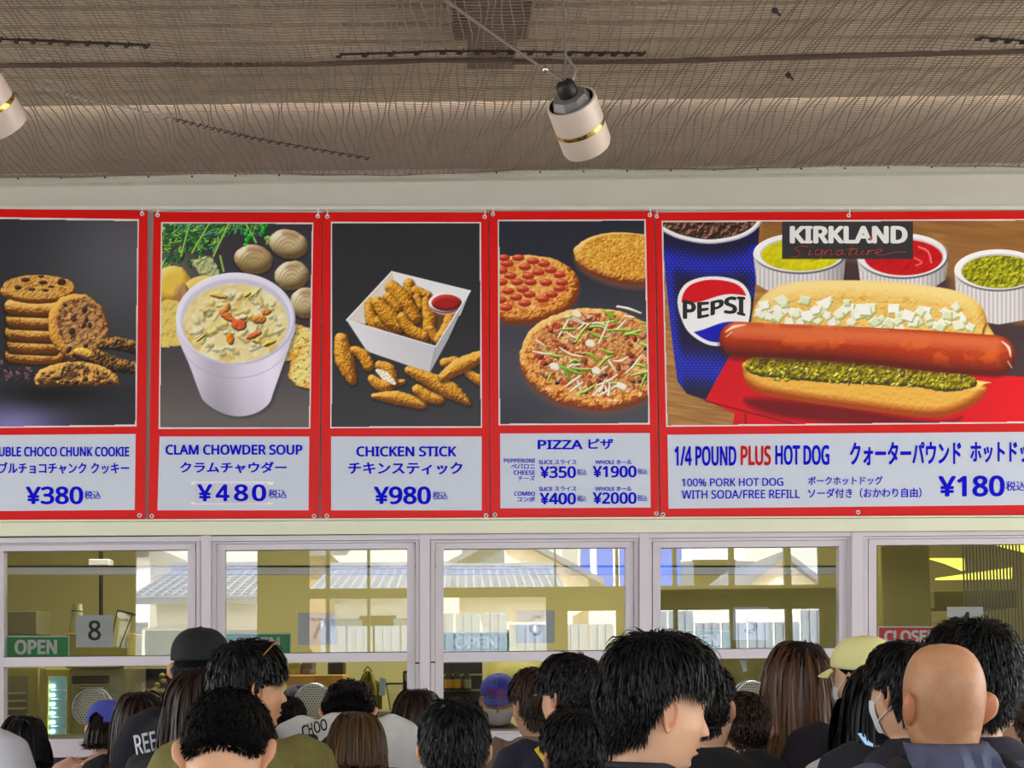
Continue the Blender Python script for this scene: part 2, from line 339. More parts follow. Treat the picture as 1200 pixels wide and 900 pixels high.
    body = [(240, 360), (208, 378), (211, 402), (222, 428), (233, 458), (240, 471), (258, 483), (279, 488), (300, 484), (315, 473), (321, 458), (333, 424), (341, 400), (344.5, 378), (310, 360)]
    p.poly([(a + 3, b + 2) for a, b in body], (40, 38, 42), smooth=True, alpha=.5, soft=6)
    gr = lambda X, Y: 1.0 - .20 * np.exp(-((X - 255) / 26) ** 2) + .05 * np.exp(-((X - 318) / 9) ** 2) - .12 * np.clip((Y - 440) / 50, 0, 1) - .10 * np.clip((X - 325) / 20, 0, 1)
    p.poly(body, (222, 216, 236), smooth=True, grad=gr)
    w = p.win(206, 400, 346, 460); q = ((p.X[w] - 276) / 66) ** 2; yy = 392 + 51 * np.sqrt(np.clip(1 - q, 0, 1)); m = (np.exp(-((p.Y[w] - yy) / .7) ** 2) * (q < .93) * .45)[..., None]; p.C[w] = p.C[w] * (1 - m) + np.array((150, 142, 170)) / 255 * m
    p.ell(276, 373.5, 70, 54, (226, 224, 244), puff=4, hi=(246, 246, 255), lo=(190, 186, 214)); p.ell(276, 375.5, 64.5, 49, (204, 200, 222), soft=2); p.ell(276, 379, 61.5, 46.5, (226, 212, 158), soft=2.5, tex=(.12, 2.4), hi=(242, 234, 196), lo=(206, 186, 120), blot=[((216, 186, 108), .05, .6, 6), ((236, 228, 190), .07, .6, 16)])
    for i in range(90):
        a = rs.uniform(0, 2 * PI); r = rs.random() ** .6; x = 276 + 54 * r * math.cos(a); y = 377 + 40 * r * math.sin(a)
        p.ell(x, y, rs.uniform(3, 8), rs.uniform(2, 5), rs.choice([(240, 232, 196), (214, 184, 96), (228, 200, 120), (236, 226, 186), (200, 196, 130)]), rot=rs.uniform(0, 180), puff=5, alpha=.42, wob=.6, soft=2.5)
    for x, y, a, b, c in [(265, 370, 10, 5, (222, 120, 60)), (281, 381, 9, 8, (214, 92, 52)), (304, 374, 9, 5, (216, 126, 60)), (270, 397, 5, 8, (228, 128, 40)), (297, 393, 9, 4, (216, 100, 60)), (256, 347, 10, 3, (216, 160, 84)), (312, 366, 6, 4, (200, 120, 60)), (285, 372, 5, 4, (246, 214, 160)), (290, 345, 5, 3, (220, 190, 90)), (300, 400, 5, 2, (214, 180, 60)), (235, 396, 7, 2, (222, 170, 90)), (266, 360, 4, 6, (226, 150, 86)), (316, 402, 8, 3, (206, 170, 60))]:
        p.ell(x, y, a, b, c, rot=rs.uniform(-40, 40), puff=3.5, wob=.6, tex=(.5, 1.2), alpha=.92)
    return p
GOLD = dict(hi=(248, 200, 108), lo=(112, 60, 10), tex=(.55, 1.7), wob=.9)
def stick(p, pts, r, c=(206, 146, 46), sh=True, **k):
    if sh: p.path([(a + 1, b + 2) for a, b in pts], [q + .8 for q in r], (20, 14, 10), alpha=.6, soft=3)
    d = dict(GOLD); d.update(k); p.path(pts, r, c, puff=max(r), blot=[((176, 112, 26), .22, .6, int(pts[0][0])), ((228, 176, 82), .3, .64, int(pts[0][1]))], **d)
def print_chicken():
    p = Print(387, 259.5, 565, 501); q = lambda x, y: (385 + x / 5, 310 + y / 5)
    t = np.clip((p.Y - 380) / 120, 0, 1)[..., None]; p.C[:] = (np.array((40, 40, 44)) * (1 - t) + np.array((54, 54, 58)) * t) / 255
    G, E, B, A, C_, D = q(370, 42), q(830, 155), q(628, 480), q(105, 325), q(593, 635), q(225, 508)
    p.poly([A, G, E, B], (98, 66, 40)); p.poly([G, E, q(770, 300), q(600, 250), q(385, 110)], (228, 228, 232))
    p.poly([A, G, q(385, 110), q(330, 190), q(215, 350)], (214, 206, 200)); p.poly([E, q(812, 170), q(640, 455), B], (214, 216, 222))
    S = lambda pts, r, **k: stick(p, [q(*a) for a in pts], [z / 5 for z in r], **k)
    S([(240, 220), (255, 330), (300, 380)], (28, 36, 30)); S([(470, 110), (480, 180)], (30, 34)); S([(510, 150), (580, 180)], (26, 24))
    S([(520, 190), (540, 240)], (24, 26)); S([(570, 210), (590, 310), (585, 400)], (24, 40, 34)); S([(370, 130), (430, 200), (505, 310)], (38, 52, 40)); S([(345, 190), (400, 250)], (28, 32))
    S([(300, 330), (400, 390)], (34, 28)); S([(285, 220), (350, 300), (415, 360)], (34, 52, 40)); S([(430, 310), (480, 380), (560, 420)], (30, 36, 34)); S([(600, 380), (630, 430)], (26, 30), c=(186, 116, 40)); S([(715, 310), (690, 380), (640, 440)], (34, 36, 26))
    p.ell(*q(686, 232), 19.6, 12.6, (216, 150, 140)); p.ell(*q(684, 226), 19.6, 12, (236, 226, 232), puff=3); p.ell(*q(690, 224), 17.4, 9.8, (160, 40, 38), puff=5, hi=(206, 84, 74), lo=(96, 18, 18))
    p.poly([A, B, C_, D], (214, 214, 222), grad=lambda X, Y: 1.02 - .1 * np.clip((X - 420) / 90, 0, 1)); p.poly([B, E, q(700, 440), C_], (172, 172, 182))
    p.path([A, B], .6, (242, 242, 248)); p.path([B, C_], .5, (150, 150, 160)); p.path([B, E], .7, (242, 242, 248)); p.path([A, G], .7, (240, 240, 244)); p.path([G, E], .7, (246, 246, 250))
    S([(75, 440), (95, 560), (140, 680)], (40, 58, 26)); S([(150, 500), (200, 530), (235, 590)], (24, 36, 34)); S([(255, 670), (320, 710), (440, 685)], (26, 40, 14)); S([(300, 590), (350, 620), (385, 690)], (28, 42, 20))
    p.path([q(285, 620), q(330, 650), q(385, 695)], [2, 5, 2], (244, 232, 214), tex=(.5, 1)); S([(265, 770), (400, 780), (550, 820)], (16, 42, 28)); S([(520, 730), (580, 770), (650, 790)], (30, 38, 30))
    S([(470, 620), (600, 680), (720, 740), (825, 815)], (24, 46, 50, 12)); S([(680, 575), (740, 560)], (28, 22)); S([(820, 640), (890, 680)], (24, 34)); S([(670, 660), (760, 600), (885, 540)], (26, 48, 36))
    return p
def print_pizza():
    p = Print(584, 257, 764, 500); X, Y = p.X, p.Y; q = lambda x, y: (580 + x / 3.83, 255 + y / 3.83); rs = random.Random(8)
    t = np.clip((Y - 300) / 120, 0, 1)[..., None]; p.C[:] = (np.array((38, 40, 52)) * (1 - t) + np.array((70, 70, 80)) * t) / 255
    g = np.exp(-(((X - 600) / 60) ** 2 + ((Y - 490) / 30.) ** 2))[..., None] * .6; p.C[:] = p.C * (1 - g) + np.array((40, 42, 52)) / 255 * g
    crust = dict(hi=(250, 214, 140), lo=(120, 52, 16), tex=(.35, 1.8), puff=9, wob=.05)
    p.ell(741, 308, 69, 31, (150, 90, 60), rot=6, alpha=.5, soft=5); p.ell(741, 303, 69, 30, (226, 168, 84), rot=6, **crust)
    p.ell(743, 299, 61, 24, (216, 162, 66), rot=6, tex=(.6, 1.2), hi=(248, 212, 116), lo=(170, 92, 26), blot=[((190, 118, 44), .4, .58, 2), ((236, 196, 110), .3, .6, 9)])
    p.ell(614, 344, 66, 40, (110, 60, 50), rot=-4, alpha=.5, soft=6); p.ell(614, 339, 65.5, 40, (222, 150, 70), rot=-4, blot=[((160, 70, 30), .25, .62, 4)], **crust)
    p.ell(610, 334, 55, 31, (222, 164, 92), rot=-4, tex=(.3, 1.4), hi=(250, 216, 156), lo=(196, 100, 50), blot=[((208, 112, 60), .14, .55, 12), ((246, 206, 130), .2, .62, 19)])
    for x, y in [(105, 180), (55, 207), (135, 222), (220, 207), (170, 195), (195, 245), (250, 235), (290, 257), (30, 238), (100, 290), (160, 290), (230, 292), (300, 292), (290, 318), (125, 322), (155, 345), (255, 345), (95, 358), (215, 366), (50, 405), (135, 385), (60, 330), (70, 262), (30, 290), (150, 262), (40, 180), (25, 370)]:
        a, b = q(x, y); p.ell(a, b, 7.2, 4.1, (150, 52, 36), soft=1); p.ell(a, b - .3, 6.6, 3.4, (196, 74, 52), puff=3, hi=(226, 120, 90), lo=(156, 46, 36)); p.ell(a - 2, b - 2, 2.6, 1, (238, 168, 130), alpha=.6)
    p.ell(697, 428, 90, 58, (130, 74, 50), rot=4, alpha=.45, soft=6)
    p.ell(698, 421, 89, 60, (226, 160, 84), rot=4, blot=[((170, 70, 26), .2, .6, 6), ((248, 218, 160), .16, .62, 16)], **crust)
    p.ell(702, 414, 77, 47, (206, 142, 84), rot=4, tex=(.3, 2), hi=(246, 214, 160), lo=(130, 50, 26), blot=[((176, 66, 38), .12, .56, 2), ((228, 190, 120), .15, .6, 18), ((146, 84, 50), .3, .62, 27)])
    clipm = (((X - 702) / 79) ** 2 + ((Y - 414) / 50) ** 2 < 1).astype(float); p.clip = clipm
    for i in range(46):
        x, y = rs.uniform(618, 766), rs.uniform(366, 464); c = rs.choice([(160, 92, 62), (186, 120, 90), (170, 54, 40), (140, 70, 46), (196, 140, 110)]); p.ell(x, y, rs.uniform(3, 7), rs.uniform(2, 4.5), c, rot=rs.uniform(0, 90), puff=3, tex=(.6, 2), wob=.6)
    for i in range(12): p.ell(rs.uniform(630, 766), rs.uniform(400, 464), 3, 2.2, (26, 22, 30), puff=2, hi=(96, 90, 110))
    for k in range(2):
        for i in range(30):
            x, y = rs.uniform(618, 766), rs.uniform(362, 462); a = rs.gauss(-.2, .5); L = rs.uniform(6, 15); bend = rs.uniform(-4, 4)
            pts = [(x - L * math.cos(a), y - L * math.sin(a)), (x, y + bend), (x + L * math.cos(a), y + L * math.sin(a))]
            if (i + k) % 2: p.path(pts, [1.1, 2, 1.1], rs.choice([(150, 190, 60), (122, 170, 50), (170, 206, 90)]), puff=2, hi=(226, 240, 150), lo=(66, 104, 20))
            else: p.path(pts, [1, 1.7, 1], rs.choice([(240, 232, 214), (232, 222, 196)]), puff=1.8, hi=(255, 252, 244), lo=(176, 150, 112))
    p.clip = None
    p.path([q(550, 400), q(600, 410), q(655, 430)], [1.6, 1.8, 1.2], (244, 240, 228), puff=1.5)
    for x, y in [(368, 435), (430, 568), (570, 760), (455, 690), (270, 672)]:
        a, b = q(x, y); p.ell(a, b, 6.5, 4.5, (238, 230, 210), rot=30, puff=3, wob=.5, hi=(255, 252, 240), lo=(180, 150, 110))
    return p
def print_hotdog(x1=1268):
    p = Print(776, 258, x1, 502, 0.8); X, Y = p.X, p.Y; q = lambda x, y: (765 + x / 2.759, 235 + y / 2.759); rs = random.Random(4)
    g = fbm(X * .02 + Y * .05, Y * .35 - X * .05, 3, 4)[..., None]; p.C[:] = (np.array((128, 84, 44)) * (1 - g) + np.array((196, 150, 92)) * g) / 255
    p.poly([q(350, 60), q(1400, 60), q(1400, 180), q(900, 110), q(700, 200), q(350, 200)], (120, 76, 36), alpha=.45, soft=8); p.poly([q(600, 180), q(1000, 250), q(1100, 380), q(1400, 400), q(1400, 620), q(900, 620), q(600, 400)], (52, 38, 46), soft=14, alpha=.9)
    p.poly([q(940, 90), q(1400, 175), q(1400, 400), q(1180, 400), q(960, 300)], (140, 96, 56), soft=10, alpha=.75)
    # napkin
    p.poly([q(170, 645), q(250, 500), q(420, 480), q(900, 560), q(1400, 575), q(1400, 740), q(255, 740), q(265, 690)], (206, 24, 34), tex=(.9, .5), hi=(222, 40, 46), lo=(160, 12, 20), grad=lambda X, Y: 1 + .1 * np.clip((X - 1100) / 90, 0, 1))
    p.poly([q(300, 640), q(560, 660), q(900, 712), q(1000, 700), q(880, 735), q(420, 700)], (70, 6, 12), smooth=True, soft=7, alpha=.7); p.path([q(170, 648), q(330, 690), q(480, 728)], .8, (110, 8, 14)); p.path([q(300, 690), q(300, 730)], .8, (120, 10, 16))
    # paper cup
    body = [q(30, 90), q(345, 85), q(335, 250), q(318, 390), q(250, 500), q(200, 590), q(170, 645), q(110, 625), q(80, 585), q(60, 430), q(42, 250)]
    p.poly(body, (26, 22, 54), grad=lambda X, Y: 1 - .45 * np.clip((X - 870) / 20, 0, 1))
    u = (X - 777) / 4.8; v = (Y - 300) / 3.3; off = (np.floor(v) % 2) * .5; du = (u + off) - np.floor(u + off) - .5; dv = v - np.floor(v) - .5
    band = np.exp(-((Y - 303 - 9 * np.cos((X - 835) / 34)) / 12) ** 2) + np.exp(-((Y - 428 - ((X - 790) * .12)) / 17) ** 2) + np.exp(-((X - 784 - (Y - 330) * .08) / 6) ** 2) * (Y > 300) + .6 * np.exp(-((X - 884) / 8) ** 2) * (Y < 350)
    band = np.clip(band, 0, 1.0); rdot = .46 * np.clip(band, 0, 1) ** .5
    w = p.win(776, 260, 892, 470); inb = np.zeros(X.shape); tmp = p.C.copy(); p.C[:] = 0; p.poly(body, (255, 255, 255)); inb = p.C[..., 0].copy(); p.C[:] = tmp
    m = np.clip((rdot - np.hypot(du, dv)) * 8, 0, 1) * inb * np.clip((Y - 285) / 4, 0, 1) * np.clip((468 - Y) / 8, 0, 1)
    p.C[:] = p.C * (1 - m[..., None]) + np.array((52, 70, 226)) / 255 * m[..., None]; gl = (band * inb * .35)[..., None]; p.C[:] = p.C * (1 - gl) + np.array((56, 60, 200)) / 255 * gl
    p.poly([q(30, 60), q(335, 60), q(330, 80), q(270, 112), q(190, 125), q(110, 115), q(35, 85)], (70, 40, 30), tex=(.25, 5), hi=(200, 160, 130), lo=(28, 14, 12))
    p.path([q(32, 92), q(90, 118), q(180, 133), q(270, 120), q(325, 92), q(350, 60)], 2.6, (238, 238, 242), puff=2.6, lo=(180, 180, 196))
    # emblem
    c = (837.5, 364.5); em = [q(80, 330), q(100, 275), q(150, 250), q(215, 246), q(280, 262), q(312, 300), q(316, 350), q(300, 420), q(255, 460), q(200, 470), q(150, 452), q(105, 410)]
    p.poly(em, (236, 236, 240), smooth=True); cx, cy = np.mean([a for a, b in em]), np.mean([b for a, b in em]); ins = [(cx + (a - cx) * .9, cy + (b - cy) * .9) for a, b in em]
    p.C_ = p.C.copy(); p.C[:] = 0; p.poly(ins, (255, 255, 255), smooth=True); im = p.C[..., 0].copy(); p.C[:] = p.C_
    upy = 350 + 3.2 * np.sin((X - 800) / 80 * 2 * PI + .6) - (X - 837) * .09; loy = 382 + 3.5 * np.sin((X - 800) / 80 * 2 * PI + .6) - (X - 837) * .12
    m = (im * np.clip((upy - Y), 0, 1))[..., None]; p.C[:] = p.C * (1 - m) + np.array((206, 36, 44)) / 255 * m
    m = (im * np.clip((Y - loy), 0, 1))[..., None]; p.C[:] = p.C * (1 - m) + np.array((28, 34, 176)) / 255 * m
    # ramekins
    for (x, y, rx, ry, bot, ic, tx) in [(475, 172, 150, 66, 300, (204, 198, 18), 0), (808, 180, 148, 74, 290, (190, 30, 34), 1), (1118, 226, 143, 68, 390, (150, 152, 20), 2)]:
        cx, cy = q(x, y); rx /= 2.759; ry /= 2.759; yb = 235 + bot / 2.759; w_ = rx * .93
        p.poly([(cx - rx, cy), (cx - w_, yb - ry * .45), (cx - w_ * .7, yb - 2), (cx, yb + 4), (cx + w_ * .7, yb - 2), (cx + w_, yb - ry * .45), (cx + rx, cy)], (222, 218, 222), grad=lambda X, Y, cx=cx, cy=cy: (.93 + .09 * np.sin((X - cx) * 1.25) * (Y > cy + 17)) * (1 - .25 * np.clip((X - cx - 20) / 30, 0, 1)))
        p.ell(cx, cy, rx, ry, (240, 240, 246), puff=3); p.ell(cx + 1, cy + .5, rx * .88, ry * .84, (206, 200, 200)); k = dict(tex=(.3, 3), hi=(222, 220, 70), lo=(78, 80, 8), blot=[((104, 104, 14), .25, .55, 3), ((196, 190, 50), .3, .62, 8)]) if tx == 2 else dict(tex=(.07, 3), hi=tuple(min(255, int(v * 1.2 + 12)) for v in ic), lo=tuple(int(v * .7) for v in ic))
        p.ell(cx + 1, cy + 1.5, rx * .85, ry * .78, ic, **k)
    p.path([q(860, 150), q(890, 165), q(900, 200)], 1.2, (232, 120, 120)); p.path([q(845, 185), q(870, 200), q(850, 210)], .9, (228, 110, 110))
    # bun top
    p.poly([q(318, 390), q(335, 335), q(380, 290), q(460, 264), q(680, 258), q(880, 274), q(1000, 298), q(1060, 340), q(1082, 395), q(1082, 480), q(700, 500), q(320, 440)], (232, 196, 112), smooth=True, puff=20, tex=(.4, .9), hi=(246, 220, 150), lo=(150, 92, 30), L=(-.1, -.8, .6), blot=[((222, 176, 84), .08, .6, 2)])
    p.path([q(1078, 400), q(1068, 430), q(1074, 470)], 1.6, (150, 96, 40))
    for i in range(74):
        t = i / 73; x = 345 + 690 * ((i * .6180339) % 1); y = 362 + 10 * math.sin(x * .01) + rs.gauss(0, 20) + (x - 350) * .045; s_ = rs.uniform(14, 27); a0 = rs.uniform(0, PI); k = rs.choice([4, 4, 5])
        if y < 318: y = 322
        cx, cy = q(x, y); pp = [(cx + s_ / 2.759 * math.cos(a0 + 2 * PI * j / k) * rs.uniform(.8, 1.25), cy + s_ / 2.759 * math.sin(a0 + 2 * PI * j / k) * rs.uniform(.7, 1.1)) for j in range(k)]
        p.poly([(a + .6, b + 1.1) for a, b in pp], (150, 134, 60), alpha=.5); p.poly(pp, rs.choice([(238, 238, 226), (226, 230, 206), (246, 246, 240), (214, 220, 186)]), puff=2.2, hi=(255, 255, 250), lo=(176, 184, 130))
    # lower bun and relish
    p.poly([q(292, 560), q(300, 520), q(420, 520), q(1040, 580), q(1078, 600), q(1066, 640), q(990, 685), q(890, 702), q(700, 680), q(480, 650), q(350, 625), q(305, 595)], (228, 178, 84), smooth=True, puff=14, tex=(.3, .6), hi=(246, 212, 132), lo=(160, 70, 24), L=(-.1, -.75, .6))
    p.poly([q(296, 530), q(330, 505), q(500, 488), q(700, 500), q(900, 520), q(1010, 555), q(1050, 585), q(1030, 606), q(950, 618), q(840, 602), q(600, 590), q(400, 575), q(320, 560)], (140, 128, 18), smooth=True, wob=1.5, puff=5, tex=(.28, 3.2), hi=(206, 196, 60), lo=(60, 50, 8), blot=[((96, 84, 16), .22, .55, 3), ((186, 176, 40), .25, .6, 8)])
    for i in range(150):
        x = rs.uniform(310, 1035); y = 548 + (x - 310) * .045 + max(-30, min(26, rs.gauss(0, 18))); a, b = q(x, y)
        p.ell(a, b, rs.uniform(1.4, 3.6), rs.uniform(1, 2.4), rs.choice([(190, 184, 44), (140, 130, 24), (206, 200, 76), (98, 84, 22), (168, 158, 30), (220, 214, 110)]), rot=rs.uniform(0, 180), puff=1.6, alpha=.9)
    # sausage
    S = [q(272, 448), q(450, 456), q(700, 470), q(900, 487), q(1106, 502)]
    p.path([(a, b + 3) for a, b in S], 22, (60, 26, 10), alpha=.6, soft=5)
    p.path(S, [20.5, 20, 21.5, 24, 24.2], (180, 64, 36), puff=23, hi=(216, 112, 72), lo=(92, 22, 10), tex=(.5, .35), L=(-.1, -.6, .8), blot=[((210, 96, 46), .05, .56, 7)])
    for pts in ([q(235, 425), q(262, 408), q(300, 402)], [q(238, 440), q(255, 425)], [q(1128, 455), q(1150, 475), q(1157, 505)], [q(1148, 520), q(1160, 540)]): p.path(pts, [.5, 1.8, .5], (250, 222, 196), soft=1.6)
    p.path([q(262, 395), q(500, 404), q(760, 420)], .8, (236, 150, 100), alpha=.5, soft=2)
    # name plate
    x0, y0 = 916.5, 259.5; p.poly([(x0, y0), (1070, y0), (1070, 303.5), (x0, 303.5)], (48, 46, 50))
    return p
def print_object(p, corners, Y, m, parent, name='picture'):
    """corners: photo px of the printed area; the print is a flat sheet in plane Y carrying its colours per vertex"""
    X = p.X.ravel(); Z = p.Y.ravel(); n = X.size; d = np.stack([(X - 600) / F, (450 + 1200 * SH - Z) / F, -np.ones(n)], 1) @ np.array(CR).T
    t = (Y - CO.y) / d[:, 1]; V = np.array(CO) + d * t[:, None]
    idx = np.arange(n).reshape(p.ny, p.nx); q = np.stack([idx[1:, :-1], idx[1:, 1:], idx[:-1, 1:], idx[:-1, :-1]], -1).reshape(-1, 4)
    cx = p.X[:-1, :-1].ravel() + p.st / 2; cy = p.Y[:-1, :-1].ravel() + p.st / 2
    (ax, ay), (bx, by), (c_x, c_y), (dx, dy) = corners; ty = (cy - ay) / (dy - ay); lx = ax + (dx - ax) * ty; rx = bx + (c_x - bx) * ty
    tx = (cx - ax) / (bx - ax); top = ay + (by - ay) * tx; bot = dy + (c_y - dy) * tx
    q = q[(cx > lx) & (cx < rx) & (cy > top) & (cy < bot)]
    me = bpy.data.meshes.new(name); me.vertices.add(n); me.vertices.foreach_set('co', V.ravel()); me.loops.add(q.size); me.loops.foreach_set('vertex_index', q.ravel())
    me.polygons.add(len(q)); me.polygons.foreach_set('loop_start', np.arange(len(q)) * 4); me.polygons.foreach_set('loop_total', np.full(len(q), 4)); me.update(calc_edges=True)
    at = me.color_attributes.new('print', 'FLOAT_COLOR', 'POINT'); c = np.clip(p.C.reshape(-1, 3), 0, 1); c = np.where(c <= .04045, c / 12.92, ((c + .055) / 1.055) ** 2.4)
    at.data.foreach_set('color', np.concatenate([c, np.ones((n, 1))], 1).ravel()); me.validate()
    return link(name, me, m, parent)
# ------------------------------------------------------------------ materials
M_fascia = mat('painted_fascia', (208, 206, 194), 0.5, var=.03, scale=2, bump=.05)
M_ledge = mat('cream_ledge', (230, 232, 206), 0.45, var=.03)
M_alu = mat('grey_aluminium', (216, 207, 213), 0.38, 0.0, var=.03, scale=3, stretch=(1, 1, .2))
M_alud = mat('dark_gasket', (70, 62, 66), 0.6)  # dark grey for gaskets, latches and the strip over the windows
M_low = mat('dark_lower_wall', (54, 56, 66), 0.6, var=.1)
M_white = mat('white_plastic', (232, 232, 234), 0.4, var=.02)
M_glass = glassmat('window_glass', (.98, .99, .98), refl=0.085)
M_concrete = mat('light_concrete', (186, 182, 174), 0.85, var=.1, scale=3, bump=.2)
M_deck = mat('ceiling_deck', (206, 192, 170), 0.6, var=.18, scale=1.2, bump=.1)
M_beam = mat('dark_steel_beam', (120, 104, 92), 0.6, var=.15)
M_wire = mat('net_wire', (140, 126, 112), 0.5, 0.3, var=.2)
M_rope = mat('net_rope', (84, 68, 58), 0.8, var=.2)
M_red = mat('poster_red', (226, 12, 8), 0.4, var=.03, scale=1.5, spec=.3)
M_panel = mat('poster_pale_panel', (212, 220, 236), 0.45, var=.02, spec=.3)
M_border = mat('poster_white_line', (240, 226, 226), 0.4)
M_blue = mat('blue_ink', (8, 8, 214), 0.6, spec=.1); M_redink = mat('red_ink', (206, 16, 10), 0.6, spec=.1)
M_chrome = mat('chrome', (200, 200, 205), 0.2, 1.0, var=.05); M_black = mat('black_ink', (18, 18, 22), 0.5)
# ------------------------------------------------------------------ ground, ceiling, shelter
fl = MB().box(-16, 16, -40, 6, -0.1, 0).build('floor', M_concrete); tag(fl, kind='structure')
ZC = W(600, 199).z
P = [W(-330, 211.5), W(1530, 188)]
dz = (P[1].z - P[0].z) / (P[1].x - P[0].x); z0 = P[0].z - dz * P[0].x
cz = lambda x: z0 + dz * x
YB = -9.2
deck = MB()
for i in range(56):   # folded sheet ribs running along the wall
    y = -0.05 - i * 0.165
    for (a, b, h) in [(0, .10, 0), (.10, .165, .045)]:
        deck.hexa([(-9, y - b, cz(-9) + .32 + h), (9, y - b, cz(9) + .32 + h), (9, y - a, cz(9) + .32 + h), (-9, y - a, cz(-9) + .32 + h), (-9, y - b, cz(-9) + .40), (9, y - b, cz(9) + .40), (9, y - a, cz(9) + .40), (-9, y - a, cz(-9) + .40)])
ceil = deck.build('ceiling', M_deck); tag(ceil, kind='structure')
def slab(mb, x0, x1, y0, y1, a, b):
    return mb.hexa([(x0, y0, cz(x0) + a), (x1, y0, cz(x1) + a), (x1, y1, cz(x1) + a), (x0, y1, cz(x0) + a), (x0, y0, cz(x0) + b), (x1, y0, cz(x1) + b), (x1, y1, cz(x1) + b), (x0, y1, cz(x0) + b)])
xb = W(578, 60, -1.2).x
for a in (-5.2, xb, 5.2):
    mb = MB(); slab(mb, a - .10, a + .10, YB, -.75, .17, .19); slab(mb, a - .02, a + .02, YB, -.75, .19, .34); slab(mb, a - .16, a + .16, YB, -.75, .30, .32); mb.build('ceiling_beam', M_beam, ceil)
mb = MB(); slab(mb, -9, 9, 0, .12, -.05, .42); tag(mb.build('wall_upper', mat('brown_upper_wall', (160, 146, 132), .6, var=.06), None), kind='structure')
# net under the ceiling
rn = random.Random(3)
def sag(x, y):
    e = min(1, -y / .12); return -0.012 - .023 * e - .05 * math.sin(min(1, -y / 3.0) * PI * .9) * (0.7 + .3 * math.sin(x * 1.3 + 1)) + e * .012 * math.sin(x * 4.1 + y * 3) + e * .008 * math.sin(y * 9 + x * 2)
def netp(x, y, k=0):
    return (x + .012 * math.sin(y * 11 + x * 3 + k) + .02 * math.sin(y * 3.1 + x), y + .006 * math.sin(x * 17), cz(x) + sag(x, y))
net = empty('ceiling_net', (0, 0, 0), label='sagging brown wire net stretched under the ceiling above the menu posters', cat='net')
mb = MB(); YN = -2.7; NX = 5.4
def wire(pts, r):
    b = len(mb.v); n = len(pts)
    for i, p in enumerate(pts):
        for (dx, dzz) in ((-r, 0), (r, 0), (0, -r * 1.3)): mb.v.append((p[0] + (dx if vert else 0), p[1] + (0 if vert else dx), p[2] + dzz))
    for i in range(n - 1):
        for k in range(3): mb.f.append((b + i * 3 + k, b + i * 3 + (k + 1) % 3, b + i * 3 + 3 + (k + 1) % 3, b + i * 3 + 3 + k))
vert = True; x = -4.2
while x < 4.4:
    wire([netp(x + .05 * (y / YN) ** 2 * math.sin(x * 2), y, int(x * 40)) for y in np.linspace(-.005, YN, 26)], .0024); x += .030 + rn.uniform(-.003, .003)
vert = False; y = -.02
while y > YN:
    wire([netp(x, y) for x in np.linspace(-4.2, 4.4, 90)], .0016); y -= .0215
tag(mb.build('mesh_wires', M_wire, net), kind='stuff')
# seams, ropes and ties
def on_net(px, py, dzz=-.006):
    d = ray(px, py); zc = ZC; 
    for _ in range(6):
        t = (zc - CO.z) / d.z; p = CO + d * t; zc = cz(p.x) + sag(p.x, p.y) + dzz
    return p
for pts, r in [([(-150, 80), (0, 77), (170, 76), (370, 75), (500, 71), (600, 70)], .009), ([(600, 72), (760, 72), (900, 68), (1050, 64), (1200, 60), (1340, 58)], .010)]:
    MB().tube([on_net(*p) for p in pts], r, 6).build('seam_rope', M_rope, net, True)
def lace(pts, n, m, r=.004):
    mb = MB(); q = [Vector(on_net(*p)) for p in pts]
    for i in range(n):
        t = i / (n - 1) * (len(q) - 1); k = min(int(t), len(q) - 2); c = q[k].lerp(q[k + 1], t - k)
        mb.tube([c + Vector((-.012, .014, -.002)), c + Vector((0, 0, -.008)), c + Vector((.012, -.014, -.002))], r, 5)
    mb.tube(q, r * .7, 5); mb.build('seam_lacing', m, net)
M_knot = mat('dark_knot', (46, 36, 34), .8); M_lace = mat('pale_lacing', (168, 160, 150), .6)
lace([(0, 46), (80, 49), (172, 53)], 9, M_knot, .006); lace([(398, 64), (520, 60), (600, 60)], 9, M_knot, .006); lace([(600, 60), (690, 62), (752, 62)], 9, M_knot, .006); lace([(1148, 44), (1200, 48)], 4, M_knot, .006)
lace([(44, 98), (105, 116), (200, 138)], 22, M_lace, .003); lace([(200, 138), (300, 162), (430, 185)], 26, M_knot, .0026)
for (a, b) in [(924, 88), (908, 12)]:
    c = on_net(a, b); MB().sphere(c, .012, 6, 5).tube([c, c + Vector((.02, 0, -.02))], .004, 5).build('wire_tie', M_knot, net)
# front wall
wall = MB()
def wbox(pts, y0=0.0, y1=0.12): wall.pq(pts, y0, y1)
wbox([(-900, 214), (2100, 180.5), (2100, 612), (-900, 620)], 0, .12)
wf = wall.build('wall_front', M_fascia); tag(wf, kind='structure')
pe = [W(-900, 888), W(2100, 850)]
tag(MB().box(-9, 9, -.02, .12, 0, W(600, 876).z).build('wall_lower', M_low), kind='structure')
MB().pq([(-330, 211), (1530, 187.7), (1530, 191.5), (-330, 214.7)], -.05, 0).build('trim_1', M_fascia)['kind'] = 'structure'
t1 = bpy.data.objects['trim_1']; mb = MB()
for i in range(26):
    px = -30 + i * 51; mb.sphere(W(px, 209.5 - (px) * .0125, -.052), .005, 6, 4)
mb.build('screw', M_black, t1)
t2 = MB().pq([(-330, 613.5), (1530, 605), (1530, 619.5), (-330, 630)], -.06, 0.0)
t2.pq([(-330, 610.8), (1530, 602.4), (1530, 604.2), (-330, 612.9)], -.075, 0.0)
tag(t2.build('trim_2', M_ledge), kind='structure')
tag(MB().pq([(-330, 630), (1530, 619.5), (1530, 621.5), (-330, 632)], -.03, 0.05).build('trim_3', M_alud), kind='structure')
